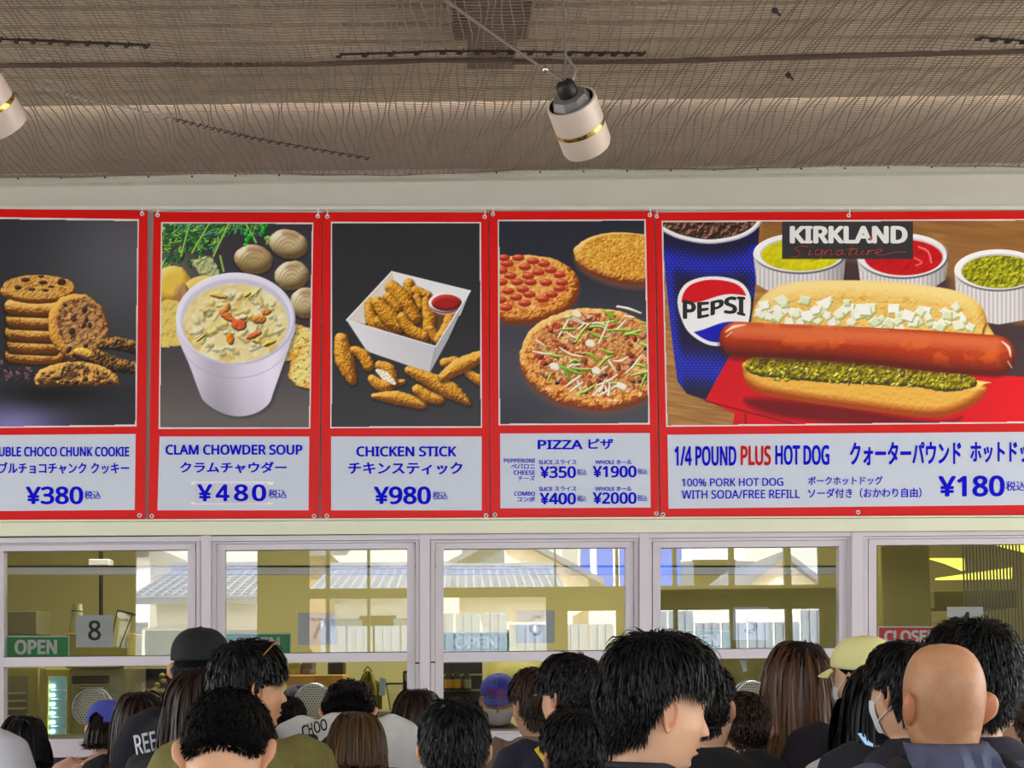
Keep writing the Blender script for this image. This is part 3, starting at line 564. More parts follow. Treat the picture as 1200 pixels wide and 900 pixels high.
# ------------------------------------------------------------------ windows
WN = [([4, 220], 645.0, 769.5, 780.5, 869, 887, '8'), ([263, 477], 643.8, 765.5, 776, 865, 882, '7'), ([519.5, 733.5], 642.4, 763.6, 775, 859.5, 877, '6'), ([774, 983.5], 641.0, 760.5, 771.5, 856, 873, '5'), ([1027, 1237], 638.0, 757, 767.5, 852, 869, '4')]
SL = -.0085
def wall_post(px0, px1, yf, name='post'):
    pass
for i, ((a, b), gt, r0, r1, sb, sl, num) in enumerate(WN):
    w = empty('window_%d' % (i + 1), (0, 0, 0), kind='structure'); c = (a + b) / 2; e = lambda x, y, k=SL: (x, y + (x - c) * k)
    def q(x0, x1, y0, y1, Y0, Y1, name, m, k=SL): return MB().pq([e(x0, y0, k), e(x1, y0, k), e(x1, y1, k), e(x0, y1, k)], Y0, Y1).build(name, m, w)
    top = 629.5 - (c - 100) * .0078
    q(a - 22, b + 22, top, top + 6, -.035, .10, 'head_frame', M_alu); q(a - 18, b + 18, top + 6.6, gt - 7.5, -.02, .10, 'head_track', M_alu)
    q(a - 8, b + 8, gt - 7, gt, -.01, .05, 'sash_top_rail', M_alu); q(a - 9, a, gt - 7, sb, -.008, .05, 'sash_stile', M_alu); q(b, b + 9, gt - 7, sb, -.008, .05, 'sash_stile', M_alu)
    q(a - 14.5, a - 10, top + 4, sb, -.022, .08, 'jamb_track', M_alu); q(b + 10, b + 14.5, top + 4, sb, -.022, .08, 'jamb_track', M_alu)
    q(a - 21, a - 15.5, top, sb + 4, -.03, .10, 'jamb', M_alu); q(b + 15.5, b + 21, top, sb + 4, -.03, .10, 'jamb', M_alu)
    q(a, b, r0, r1, -.018, .05, 'meeting_rail', M_alu, -.0095); q(a, b, r0 - 1, r0, -.012, .03, 'rail_gasket', M_alud, -.0095)
    q(a - 22, b + 22, sb, sl, -.09, .14, 'sill', M_alu, -.013); q(a - 9, b + 9, sb - 3, sb, -.03, .05, 'sill_track', M_alu, -.013)
    g1 = q(a, b, gt, r0 - 1, .018, .022, 'upper_pane', M_glass); g2 = q(a, b, r1, sb - 3, .026, .03, 'lower_pane', M_glass)
    if i:
        for s, x in ((1, a - 12), (-1, b + 12)): MB().sphere(W(x, r1 + 1, -.024), .007, 6, 4, (1.8, 1, .6)).build('latch', M_alud, w)
    # round speaking disc set in the lower pane
    dx, dy, dr = {'8': (108, 829, 22.5), '7': (367, 822, 22), '6': (629, 823, 23), '5': (881, 819, 22), '4': (1134, 815, 22)}[num]
    o = W(dx, dy, .012); R = dr / 254.0; Mx = Matrix.Translation(o) @ Matrix.Rotation(PI / 2, 4, 'X')
    d = MB().lathe([(R, -.02), (R * 1.0, .016), (R * .97, .022), (R * .90, .022), (R * .88, .012), (R * .88, -.02)], 40, Mx).build('speaking_disc', M_chrome, w, True)
    hp = MB().lathe([(0.0001, .006), (R * .885, .006)], 40, Mx).build('disc_plate', mat('disc_plate', (150, 146, 120), .4, .5, var=.05), w)
    hm = MB()
    for r in range(-9, 10):
        for s in range(-9, 10):
            x = (s + (r % 2) * .5) * .0125; z = r * .0108
            if x * x + z * z < (R * .84) ** 2:
                hm.add([(o.x + x + .0036 * math.cos(t * PI / 3), o.y - .0075, o.z + z + .0036 * math.sin(t * PI / 3)) for t in range(6)], [(0, 1, 2, 3, 4, 5)])
    h = hm.build('disc_holes', M_black, hp)
posts = empty('wall_posts', kind='structure')
for x0, x1 in [(-40, -18), (236, 247), (492, 503), (750, 760), (998.5, 1012)]:
    c = (x0 + x1) / 2; MB().pr(x0 - 3, x1 + 3, 628 - c * .0078, 900, -.012, .10).build('post', M_alu, posts); MB().pr(x0, x1, 628 - c * .0078, 900, -.04, .0).build('post_cover', M_alu, posts)
tag(MB().box(-9, W(-22, 750).x, 0, .12, 0, 2.4).build('wall_left', M_fascia), kind='structure')
tag(MB().box(W(1262, 750).x, 9, 0, .12, 0, 2.4).build('wall_right', M_fascia), kind='structure')
# ------------------------------------------------------------------ window signs
M_green = mat('sign_green', (4, 164, 78), .4, var=.03); M_signw = mat('sign_white', (250, 250, 250), .4, var=.02); M_signr = mat('sign_red', (244, 6, 34), .4, var=.03)
def sign(x0, x1, yt, yb, word, m, lab, tx0, tx1, g):
    s = MB().pr(x0, x1, yt, yb, .045, .049).build('window_sign', M_signw); tag(s, lab, 'sign', 'signs behind the service windows')
    MB().pr(x0 + 1.2, x1 - 1.2, yt + 1.5, yb - 1.5, .0442, .045).build('sign_face', m, s)
    lettering(word, tx0, tx1, yt + 4.5, yb - 4, .0436, M_signw, s, bold=.045, slope=-.008); return s
sign(4, 81, 745, 771, 'OPEN', M_green, 'green OPEN sign behind the far left window, beside the number 8', 17, 67, 0)
sign(261, 341, 742, 766.5, 'OPEN', M_green, 'green OPEN sign in the window numbered 7, half hidden by heads', 278, 328, 0)
sign(519, 597, 741, 764, 'OPEN', M_green, 'green OPEN sign beside the number 6 under bright reflections', 532, 583, 0)
sign(780, 856, 738.5, 761, 'OPEN', M_green, 'green OPEN sign left of the number 5, largely washed out', 793, 843, 0)
sign(1029, 1108, 734, 757, 'CLOSED', M_signr, 'red CLOSED sign in the far right window beside the number 4', 1036, 1098, 0)
def card(x0, x1, yt, yb, n, lab):
    s = MB().pr(x0, x1, yt, yb, .045, .048).build('number_card', M_signw); tag(s, lab, 'card', 'number cards behind the windows')
    cx = (x0 + x1) / 2; lettering(n, cx - 7.5, cx + 7.5, yt + 6, yb - 8, .0435, M_black, s, bold=.02, name='numeral')
card(89, 132.5, 721, 758.5, '8', 'white card with black numeral 8 in the far left window'); card(349, 393.5, 718, 756, '7', 'white card with numeral 7 behind the second window from the left')
card(605, 650, 715, 753.5, '6', 'white card with numeral 6 behind the middle window'); card(859, 900.5, 711.5, 750, '5', 'white card with numeral 5 behind the fourth window'); card(1110, 1152, 711, 748, '4', 'white card with numeral 4 above the tall black-haired head')
# ------------------------------------------------------------------ menu posters
def printmat():
    m = bpy.data.materials.new('poster_print'); m.use_nodes = True; n = m.node_tree.nodes; l = m.node_tree.links; b = n['Principled BSDF']
    a = n.new('ShaderNodeAttribute'); a.attribute_name = 'print'; hs = n.new('ShaderNodeHueSaturation'); hs.inputs['Value'].default_value = 1.28; hs.inputs['Saturation'].default_value = 1.04
    l.new(a.outputs['Color'], hs.inputs['Color']); l.new(hs.outputs[0], b.inputs['Base Color']); b.inputs['Roughness'].default_value = .4; b.inputs['Specular IOR Level'].default_value = .3; return m
M_print = printmat()
def poster(outer, pic, panel, label, Y=-.02):
    s = MB().pq(outer, Y, Y + .004).build('menu_poster', M_red); tag(s, label, 'poster', 'menu posters above the windows')
    def grow(c, d): return [(c[0][0] - d, c[0][1] - d), (c[1][0] + d, c[1][1] - d), (c[2][0] + d, c[2][1] + d), (c[3][0] - d, c[3][1] + d)]
    MB().pq(grow(pic, 1.7), Y - .0008, Y).build('picture_border', M_border, s); MB().pq(panel, Y - .0008, Y).build('text_panel', M_panel, s)
    return s
def grommet(s, px, py, Y, hook=True):
    o = W(px, py, Y); Mx = Matrix.Translation(o) @ Matrix.Rotation(PI / 2, 4, 'X'); r = .0105
    g = MB().lathe([(r * .42, .0005), (r * .5, .003), (r * .8, .004), (r, .0008), (r, 0)], 14, Mx).build('grommet', M_white, s, True)
    MB().lathe([(.0001, .0010), (r * .5, .0010)], 12, Mx).build('grommet_hole', M_black, g)
    if hook:
        MB().tube([o + Vector((0, -.006, -.001)), o + Vector((.003, -.012, .016)), o + Vector((0, -.006, .034))], .0028, 6).build('hanging_tie', M_white, s, True)
YP = -.02; YL = YP - .0022; YI = YP - .0014
# 1
s = poster([(-34, 244.5), (173, 247), (170, 609.5), (-36, 611.5)], [(-16, 256), (161, 258.5), (158.3, 498), (-19, 500)], [(-19, 510), (159, 508.5), (157.8, 597.5), (-20, 599)], 'menu poster with stacked chocolate chip cookies, at the far left')
print_object(print_cookies(), [(-16, 256.6), (161, 259), (158.3, 497.5), (-19, 500)], YI, M_print, s)
L = lambda *a, **k: lettering(*a[:5], YL, k.pop('m', M_blue), s, bold=k.pop('bold', .032), **k)
L('DOUBLE CHOCO CHUNK COOKIE', -18, 151.5, 523.5, 535); L('ダブルチョコチャンク クッキー', -14, 151.5, 541.5, 555.5); L('¥380', 30, 97.5, 570, 591, bold=.03); L('税込', 99, 118, 575, 585, bold=.01)
for a in [(166.5, 250.5), (-28, 248)]: grommet(s, *a, YP)
for a in [(163.5, 604), (-30, 606)]: grommet(s, *a, YP, False)
# 2
s = poster([(180, 248.2), (377.6, 249.2), (373.5, 608.5), (173.5, 609)], [(190.5, 262), (365.5, 262.5), (362, 500.5), (187.5, 501)], [(187, 511.5), (362.5, 511.5), (361.5, 598), (184.5, 598)], 'menu poster with a white cup of clam chowder, second from the left', -.0200)
print_object(print_soup(), [(190.5, 262), (365.5, 262.5), (362, 500.5), (187.5, 501)], YI, M_print, s)
L('CLAM CHOWDER SOUP', 194, 354.5, 521, 533); L('クラムチャウダー', 211, 336, 541, 554.5)
k = MB().pr(224, 320, 564.5, 568, YL, YP).pr(224, 320, 588.5, 591, YL, YP).build('price_strip', M_signw, s)
for j in range(4): MB().pr(228.5 + j * 21.5, 249 + j * 21.5, 565.5, 590, YL - .001, YP).build('price_tile', mat('price_tile', (216, 216, 232), .4), s)
for j, (ch, a, b) in enumerate([('¥', 231, 249), ('4', 252.5, 269), ('8', 274, 291), ('0', 295, 312)]): lettering(ch, a, b, 567.5, 587.5, YL - .0016, M_blue, s, bold=.03)
L('税込', 314.5, 336, 573.5, 584, bold=.01)
for a in [(184.6, 252), (372.5, 253.3)]: grommet(s, *a, YP)
for a in [(177.8, 605), (368, 604.8)]: grommet(s, *a, YP, False)
# 3
s = poster([(378.5, 248.5), (572.2, 249), (573.8, 608.3), (376, 609)], [(389.5, 261.5), (562, 262), (563.3, 499.5), (388.8, 500)], [(388, 511.5), (564.5, 511.5), (564.5, 598), (388, 598)], 'menu poster with fried chicken sticks in a white box')
print_object(print_chicken(), [(389.5, 261.5), (562, 262), (563.3, 499.5), (388.8, 500)], YI, M_print, s)
L('CHICKEN STICK', 417.5, 535, 523, 535); L('チキンスティック', 408, 542, 541.5, 556); L('¥980', 438, 505, 570, 591, bold=.03); L('税込', 507, 524.5, 576, 585.5, bold=.01)
for a in [(383.5, 253.8), (568, 254)]: grommet(s, *a, YP)
for a in [(383, 604.6), (569.6, 604.3)]: grommet(s, *a, YP, False)
# 4
s = poster([(573.2, 247.5), (766.8, 247.2), (772.3, 607), (575, 607.8)], [(585, 259.3), (755, 258.7), (759.8, 495.7), (586, 496.7)], [(586, 508), (761.5, 507.5), (762.5, 594.7), (586.5, 595.7)], 'menu poster with three whole pizzas, beside the hot dog poster', -.02)
print_object(print_pizza(), [(585, 259.3), (755, 258.7), (759.8, 495.7), (586, 496.7)], YI, M_print, s)
YL = YP - .0022
for t, a, b, c, d in [('PIZZA', 630, 683, 515.5, 526.5), ('ピザ', 689.5, 719, 514, 526.5)]: L(t, a, b, c, d, bold=.03)
for t, a, b, c, d in [('PEPPERONI', 590.5, 627, 537.3, 542.3), ('ペパロニ', 599, 627, 543.3, 549.3), ('CHEESE', 602, 627, 551.3, 556.5), ('チーズ', 607, 627, 557.5, 563.3), ('COMBO', 602.5, 627, 576, 581), ('コンボ', 606, 627, 582, 588)]: L(t, a, b, c, d, bold=.02)
for dy in (0, 31.3):
    for t, a, b in [('SLICE スライス', 631.5, 675.5), ('WHOLE ホール', 697.5, 740.5)]: L(t, a, b, 538.6 + dy, 544.2 + dy, bold=.02)
for t, a, b, c, d in [('¥350', 632.5, 675, 546.3, 560.3), ('¥1900', 694.5, 746, 545.8, 559.5), ('¥400', 632.5, 675, 577.3, 591.3), ('¥2000', 694.5, 746, 576.8, 590.6)]:
    L(t, a, b, c, d, bold=.03); L('税込', b + 1.3, b + 12.5, c + 3.2, d - 3.4, bold=.005)
for a in [(577.5, 251), (761.5, 251.8)]: grommet(s, *a, YP)
for a in [(580, 603.3), (769, 601.7)]: grommet(s, *a, YP, False)
# 5
s = poster([(768.3, 249), (1288, 246.5), (1288, 602.5), (774.3, 607)], [(777, 260.5), (1268, 258), (1268, 493.5), (782.3, 498.5)], [(782.2, 509.5), (1272, 505.5), (1272, 591), (783.5, 596)], 'wide menu poster with a hot dog and a blue paper cup, at the far right')
print_object(print_hotdog(), [(777, 260.5), (1268, 258), (1268, 493.5), (782.3, 498.5)], YI, M_print, s)
YL = YP - .0022; k = -.007
for t, a, b, c, d, m in [('1/4 POUND', 790.5, 863, 522.5, 546, M_blue), ('PLUS', 868, 903.5, 522, 545.5, M_redink), ('HOT DOG', 908.5, 972, 521.5, 545, M_blue)]: L(t, a, b, c, d, m=m, bold=.035)
L('クォーターパウンド', 996, 1126.5, 517.5, 545, bold=.04, slope=k); L('ホットドッグ', 1137, 1222, 516, 542, bold=.04, slope=k)
L('100% PORK HOT DOG', 799, 918, 560.3, 569.8, bold=.015, slope=k); L('WITH SODA/FREE REFILL', 799, 937.5, 574, 584.3, bold=.015, slope=k)
L('ポークホットドッグ', 947, 1034.5, 558, 568.3, bold=.02, slope=k); L('ソーダ付き（おかわり自由）', 947, 1080, 571.8, 583.5, bold=.02, slope=k)
L('¥180', 1099.5, 1177.5, 557.3, 582, bold=.03, slope=k); L('税込', 1179, 1202, 563.8, 575.3, bold=.01)
L('KIRKLAND', 925.5, 1063.5, 264.7, 285.3, m=M_signw, bold=.05)
M_sc = mat('script_red', (214, 70, 44), .5)
mb = MB()
def stroke(pts, r=.0022):
    q = spline(pts, 5, False); mb.tube([W(925.5 + (x - 445) / 2.759, 235 + y / 2.759, YL - .0005) for x, y in q], r, 5, flat=.5)
for st in ([(505, 150), (480, 147), (462, 156), (478, 168), (470, 180), (447, 184)], [(512, 160), (506, 176), (520, 172)], [(518, 150), (520, 151)], [(548, 160), (532, 160), (528, 172), (542, 174), (552, 160), (544, 186), (526, 192), (518, 187)], [(562, 160), (556, 176), (568, 162), (580, 160), (576, 175), (588, 172)], [(616, 160), (600, 162), (596, 174), (608, 175), (618, 160), (614, 175), (626, 172)], [(648, 148), (636, 176), (650, 172)], [(628, 158), (662, 156)], [(664, 160), (658, 174), (672, 174), (682, 160), (678, 175), (690, 172)], [(700, 160), (694, 176), (702, 164), (718, 160)], [(722, 170), (740, 164), (742, 158), (728, 160), (722, 172), (744, 176), (780, 168), (822, 166)]): stroke([(x, y) for x, y in st])
mb.build('lettering', M_sc, s)
MB().pq([(1015, 281), (1024, 276), (1023, 280), (1017, 283)], YL - .0006, YL).build('lettering_accent', M_sc, s)
lettering('PEPSI', 800, 873.5, 349, 372.5, YL, M_black, s, bold=.04, warp=lambda u, v: (u, (v - .5) * (.72 + .28 * abs(2 * u - 1)) + .5 + .10 * math.sin(u * 2 * PI + PI) + (u - .5) * .12))
for a in [(769.4, 253.5), (994.5, 252.5), (1225, 251.5)]: grommet(s, *a, YP)
for a in [(777, 603), (1005.5, 600.3), (1230, 598)]: grommet(s, *a, YP, False)
# hanging rail
r = MB().pr(-60, 1320, 241.2, 243.2, -.014, 0).pr(-60, 1320, 243.2, 245.6, -.014, 0).build('poster_rail', mat('rail_white', (222, 224, 214), .35), None); tag(r, 'thin pale metal rail along the top of the menu posters', 'rail')
# ------------------------------------------------------------------ hanging lamps
M_lampw = mat('lamp_shell', (214, 196, 182), .35, var=.03); M_gold = mat('gold_band', (226, 190, 90), .15, 1.0); M_box = mat('lamp_box', (128, 122, 120), .5, .3)
def lamp(px, py, d, lab, ang, tilt, wires):
    Y = -6.6 + d; c = W(px, py, Y); R = .080; Ln = .17
    e = empty('hanging_lamp', c, label=lab, cat='lamp'); k = Matrix.Rotation(ang, 4, 'Y') @ Matrix.Rotation(tilt, 4, 'X')
    MB().lathe([(R * .9, Ln * .5), (R, Ln * .5), (R, Ln * -.5 + .012), (R * .94, -Ln * .5), (.001, -Ln * .5)], 40, k).build('lamp_shade', M_lampw, e, True)
    MB().lathe([(R * .9, Ln * .5), (R * .88, Ln * .3), (.001, Ln * .28)], 40, k).build('shade_lining', mat('lamp_lining', (70, 62, 58), .6), e, True)
    MB().lathe([(R + .0008, Ln * .02), (R + .0015, Ln * .02 - .004), (R + .0015, Ln * .02 - .010), (R + .0008, Ln * .02 - .014)], 40, k).build('gold_band', M_gold, e, True)
    b = MB().lathe([(R * .8, Ln * .28), (R * .8, Ln * .48), (R * .66, Ln * .62), (.001, Ln * .64)], 8, k); b.build('control_box', M_box, e)
    MB().add([k @ Vector(p) for p in [(-.04, -R * .86, Ln * .36), (.04, -R * .86, Ln * .36), (.035, -R * .76, Ln * .52), (-.035, -R * .76, Ln * .52)]], [(0, 1, 2, 3)]).build('label_plate', mat('lamp_plate', (104, 108, 128), .4), e)
    MB().lathe([(.028, Ln * .6), (.032, Ln * .7), (.03, Ln * .86), (.018, Ln * .92), (.001, Ln * .92)], 12, k).build('swivel_joint', M_black, e, True)
    top = k @ Vector((0, 0, Ln * .88)); zz = cz(c.x) - .0 - c.z
    MB().tube([top, top + Vector((.005, 0, .08)), Vector((top.x - .01, top.y + .02, zz + .05))], .0045, 6).build('support_wire', mat('grey_cord', (110, 96, 86), .6), e, True)
    MB().tube([top + Vector((.02, 0, .0)), top + Vector((.035, 0, .04)), top + Vector((.005, 0, .085))], .006, 6).build('hook', M_box, e, True)
    for (qx, qy) in wires:
        t = W(qx, qy, Y) - c; mid = t.lerp(top, .5) - Vector((0, 0, .004)); MB().tube([top, mid, t], .005, 6).build('power_cord', mat('tan_cord', (128, 112, 98), .6), e, True)
        MB().sphere(top.lerp(t, .14), .011, 8, 6).build('cord_clip', M_chrome, e, True)
    return e
lamp(679, 146, 4.35, 'white cylinder lamp with a gold band hanging by cords above the pizza poster', math.radians(-31), math.radians(46), [(505, -12)])
lamp(-12, 122, 4.35, 'white cylinder lamp with a gold band, cut off by the left edge', math.radians(-29), math.radians(46), [])
# ------------------------------------------------------------------ kitchen behind the windows
M_ol = mat('yellow_olive_wall', (200, 190, 126), .6, var=.06, scale=1.2); M_olk = mat('olive_panel', (168, 158, 78), .55, var=.05); M_steel = mat('yellowed_steel', (150, 146, 112), .35, .6, var=.1)
M_dark = mat('kitchen_dark', (38, 34, 28), .5, var=.2); M_yel = mat('yellow_plastic', (228, 214, 90), .45); M_org = mat('orange_shelf', (214, 160, 40), .5); M_cream = mat('fridge_cream', (222, 214, 140), .45)
KY = 3.6
tag(MB().box(-5, 5, KY, KY + .1, 0, 3.3).build('wall_back', M_ol), kind='structure'); tag(MB().box(-5.1, -5, .12, KY, 0, 3.3).box(5, 5.1, .12, KY, 0, 3.3).build('wall_side', M_ol), kind='structure')
tag(MB().box(-5.1, 5.1, .12, KY + .1, 3.2, 3.5).build('ceiling_kitchen', mat('kitchen_ceiling', (200, 190, 120), .7)), kind='structure')
tag(MB().box(-9, 9, KY + .1, KY + .3, 0, 4.3).box(-9, 9, .12, KY + .3, 3.95, 4.4).build('roof', M_fascia), kind='structure')
def tube_light(x, y, z, L, lab, e=11, rot=0):
    o = empty('tube_light', (x, y, z), rot, label=lab, cat='light')
    MB().box(-L / 2, L / 2, -.06, .06, .02, .08).build('housing', M_white, o); MB().tube([(-L / 2 + .03, 0, 0), (L / 2 - .03, 0, 0)], .016, 8).build('tube', mat('tube_glow', (255, 252, 200), .4, emit=2.5), o, True)
    ld = bpy.data.lights.new('tube_glow', 'AREA'); ld.shape = 'RECTANGLE'; ld.size = L; ld.size_y = .1; ld.energy = e; ld.color = (1, .95, .8); lo = bpy.data.objects.new('tube_glow', ld); col.objects.link(lo); lo.parent = o; lo.location = (0, 0, -.03)
for x, y, lab in [(-1.75, 1.6, 'leftmost kitchen ceiling tube light, high out of sight'), (-.45, 1.9, 'second kitchen ceiling tube light from the left'), (.8, 1.6, 'third kitchen ceiling tube light, over the drink rack'), (1.9, 1.9, 'rightmost kitchen ceiling tube light, over the partitions')]: tube_light(x, y, 3.1, 1.1, lab)
def KB(name, x0, x1, yt, yb, Y, D, m, lab=None, cat=None, group=None, parent=None, bev=.006):
    a, b = W(x0, yt, Y), W(x1, yb, Y); o = MB().bbox_bev(a.x, b.x, Y, Y + D, b.z, a.z, bev).build(name, m, parent)
    if lab: tag(o, lab, cat, group)
    return o
o = MB().pr(-5, 990, 665, 673, .30, .36).build('blind_rail', M_white); tag(o, 'long white rail running behind the window tops', 'rail'); MB().pr(-5, 990, 662.5, 664.4, .30, .33).build('rail_slot', M_dark, o)
KB('counter', -20, 1230, 862, 868, .16, .10, M_steel, 'steel counter running along behind the service windows', 'counter'); 
# window 8
o = empty('drinks_fridge', W(67, 868, 1.5), label='lit upright drinks fridge with a column of small white lamps, behind the left window', cat='fridge')
def loc(par, name, x0, x1, yt, yb, Y, D, m, bev=.004):
    a, b = W(x0, yt, Y) - par.location, W(x1, yb, Y) - par.location; y = Y - par.location.y
    return MB().bbox_bev(a.x, b.x, y, y + D, b.z, a.z, bev).build(name, m, par)
loc(o, 'body', 47, 83, 782, 880, 1.55, .5, M_cream); loc(o, 'door_frame', 52.5, 56, 784, 872, 1.52, .03, M_yel); loc(o, 'door_frame', 78, 82, 784, 872, 1.52, .03, M_yel); loc(o, 'door_frame', 52.5, 82, 784, 793, 1.515, .035, M_yel)
loc(o, 'interior', 56, 78, 793, 870, 1.535, .01, mat('fridge_inside', (110, 150, 150), .4, emit=.25)); M_led = mat('cold_led', (220, 255, 255), .4, emit=7)
for k in range(7):
    y = 804 + k * 10.6; loc(o, 'lamp', 58.5, 63.5, y - 1.4, y + 1.4, 1.525, .01, M_led, .001); loc(o, 'shelf', 56, 78, y + 4, y + 4.8, 1.528, .01, M_chrome, .001)
o = KB('tall_fridge', 3, 44, 782, 880, 1.9, .5, M_olk, 'olive upright cabinet with trays, behind the far left window edge', 'cabinet')
for k in range(5): KB('tray', 8, 31, 811 + k * 9, 813.5 + k * 9, 1.88, .02, M_chrome, parent=o, bev=.001)
KB('interior', 8, 32, 792, 860, 1.895, .006, M_steel, parent=o, bev=.001)
o = KB('oven', 82, 146, 783, 872, 1.1, .5, M_steel, 'grey steel oven behind the far left speaking disc', 'oven'); KB('door', 86, 126, 803, 866, 1.09, .012, M_olk, parent=o); KB('control_panel', 84, 128, 792, 801, 1.09, .012, M_dark, parent=o); KB('handle', 92, 122, 804, 807, 1.06, .03, M_chrome, parent=o)
KB('storage_box', 72, 134, 776, 782, .9, .3, M_yel, 'long yellow storage box on top of the grey oven', 'box', bev=.02)
KB('coffee_machine', 78, 150, 742, 776, 1.3, .4, M_olk, 'olive drinks machine behind the number 8 card', 'machine')
KB('wall_cabinet', 5, 43, 716, 744, 1.9, .3, mat('grey_cabinet', (120, 118, 84), .5), 'grey-olive wall cabinet at the far left above the OPEN sign', 'cabinet')
c = W(90, 742, 1.25); mb = MB(); pr_ = []
for k in range(12): z = k * .0105 + .0; pr_ += [(.040 - k * .0011, z), (.043 - k * .0011, z + .003), (.040 - k * .0011, z + .008)]
o = MB().lathe(pr_ + [(.026, .16), (.001, .16)], 20, Matrix.Translation(c)).build('cup_stack', mat('cup_cream', (226, 222, 170), .5), None, True); tag(o, 'tall stack of upturned paper cups beside the number 8 card', 'cups')
MB().lathe([(.0325, .117), (.0325, .123)], 20, Matrix.Translation(c)).build('green_band', M_green, o)
o = MB().pr(116, 119, 646, 745, 2.2, 2.24).build('ceiling_pole', M_dark); tag(o, 'thin dark pole from the kitchen ceiling behind window number 8', 'pole')
KB('ceiling_bracket', 103, 128, 655, 663, 2.0, .1, M_white, 'small white ceiling bracket above the number 8', 'bracket')
M_clr = glassmat('clear_plastic', (.86, .86, .78), refl=.08)
def clear_bin(x0, x1, yt, yb, Y, tilt, lab):
    c = W((x0 + x1) / 2, yb, Y); w = (W(x1, yb, Y).x - W(x0, yb, Y).x) / 2; h = W(x0, yt, Y).z - W(x0, yb, Y).z; o = empty('clear_dispenser', c, label=lab, cat='dispenser')
    k = Matrix.Rotation(tilt, 4, 'Y'); A = [k @ Vector(p) for p in [(-w * .6, -.08, 0), (w * .6, -.08, 0), (w * .6, .08, 0), (-w * .6, .08, 0), (-w, -.1, h), (w, -.1, h), (w, .1, h), (-w, .1, h)]]
    MB().add(A, [(3, 2, 1, 0), (0, 1, 5, 4), (1, 2, 6, 5), (2, 3, 7, 6), (3, 0, 4, 7)]).build('bin', M_clr, o)
    MB().tube([A[4], A[5], A[6], A[7], A[4]], .004, 5).build('rim', M_dark, o); MB().tube([A[0], A[4]], .003, 5).tube([A[1], A[5]], .003, 5).build('edges', M_dark, o)
clear_bin(130, 148, 717, 758, 1.0, .3, 'tilted clear plastic bin right of the number 8 card'); clear_bin(454, 476, 801, 832, .8, 0, 'clear plastic dispenser at the right of window number 7')
o = KB('black_rack', 158, 226, 783, 880, 1.66, .5, M_dark, 'black equipment rack behind the far left window, right side', 'rack')
rs = random.Random(9)
for k in range(16):
    x = rs.uniform(180, 222); y = rs.uniform(785, 845); MB().sphere(W(x, y, 1.64), .018, 7, 5, (1, .5, .8)).build('bundle', M_olk, o, True)
for k in range(3): KB('shelf', 150, 226, 808 + k * 22, 811 + k * 22, 1.62, .04, M_steel, parent=o, bev=.001)
# window 7
KB('shelf', 335, 402, 791, 806, 1.2, .35, M_org, 'orange-yellow shelf inside window number 7', 'shelf')
for x0, x1, m, lab in [(338, 352, M_olk, 'olive carton on the orange shelf, leftmost'), (354, 366, mat('grey_box', (96, 92, 84), .6), 'grey carton on the orange shelf, middle one'), (384, 402, M_dark, 'dark carton on the orange shelf, rightmost')]: KB('carton', x0, x1, 776, 790.5, 1.3, .2, m, lab, 'box')
ap = []; 
for i in range(9):
    v = i / 8; r = []
    for j in range(9):
        u = j / 8; wd = .35 + .65 * min(1, v * 2.2); p = W(431 + (u - .5) * 34 * wd, 786 + 50 * v + 4 * (abs(u - .5) * 2) ** 2 * (v < .2), 1.5); r.append((p.x, p.y + .02 * math.sin(u * 14 + v * 3), p.z))
    ap.append(r)
o = MB().grid(ap).build('apron', mat('olive_cloth', (136, 128, 50), .8, bump=.1), None, True); tag(o, 'olive apron hanging inside window number 7', 'apron')
MB().tube([W(426, 787, 1.49), W(431, 781, 1.49), W(436, 787, 1.49)], .004, 5).build('neck_strap', M_dark, o)
o = MB().pq([(445, 793), (453, 796), (451, 815), (444, 815)], 1.2, 1.21).build('paper_sheet', mat('pale_blue_paper', (190, 214, 236), .6)); tag(o, 'pale blue sheet of paper inside window number 7', 'paper')
o = KB('work_table', 425, 484, 836, 862, .75, .4, M_yel, 'yellow-lit work table inside window number 7', 'table'); KB('table_edge', 425, 484, 834, 837, .73, .44, M_steel, parent=o, bev=.001)
o = KB('card_terminal', 472, 482, 786, 812, .5, .06, M_dark, 'black terminal at the right edge of window number 7', 'terminal'); KB('screen', 474, 480, 789, 798, .495, .006, M_steel, parent=o, bev=.001)
# window 6
o = KB('drink_rack', 519, 566, 776, 862, 1.3, .45, M_dark, 'dark rack with bottles in the lower left of the middle window', 'rack')
for k in range(4): KB('shelf', 519, 566, 790 + k * 18, 792 + k * 18, 1.27, .03, M_steel, parent=o, bev=.001)
for x, m, lab in [(526, M_org, 'orange-labelled bottle on the dark rack, left one'), (535.5, M_org, 'orange-labelled bottle on the dark rack, middle one'), (547, M_steel, 'grey bottle on the dark rack, right one')]:
    c = W(x, 809.5, 1.2); b = MB().lathe([(.001, 0), (.024, 0), (.024, .07), (.01, .1), (.01, .115), (.001, .115)], 14, Matrix.Translation(c)).build('bottle', M_dark, None, True); tag(b, lab, 'bottle', 'bottles in the middle window'); MB().lathe([(.0246, .015), (.0246, .062)], 14, Matrix.Translation(c)).build('bottle_label', m, b)
c = W(606, 800, 2.1); o = MB().lathe([(.001, .20), (.07, .195), (.14, .15), (.19, .05), (.21, -.1), (.21, -.14)], 28, Matrix.Translation(c)).build('cooking_hood', M_olk, None, True); tag(o, 'rounded olive cooking hood behind the blue-capped worker', 'hood')
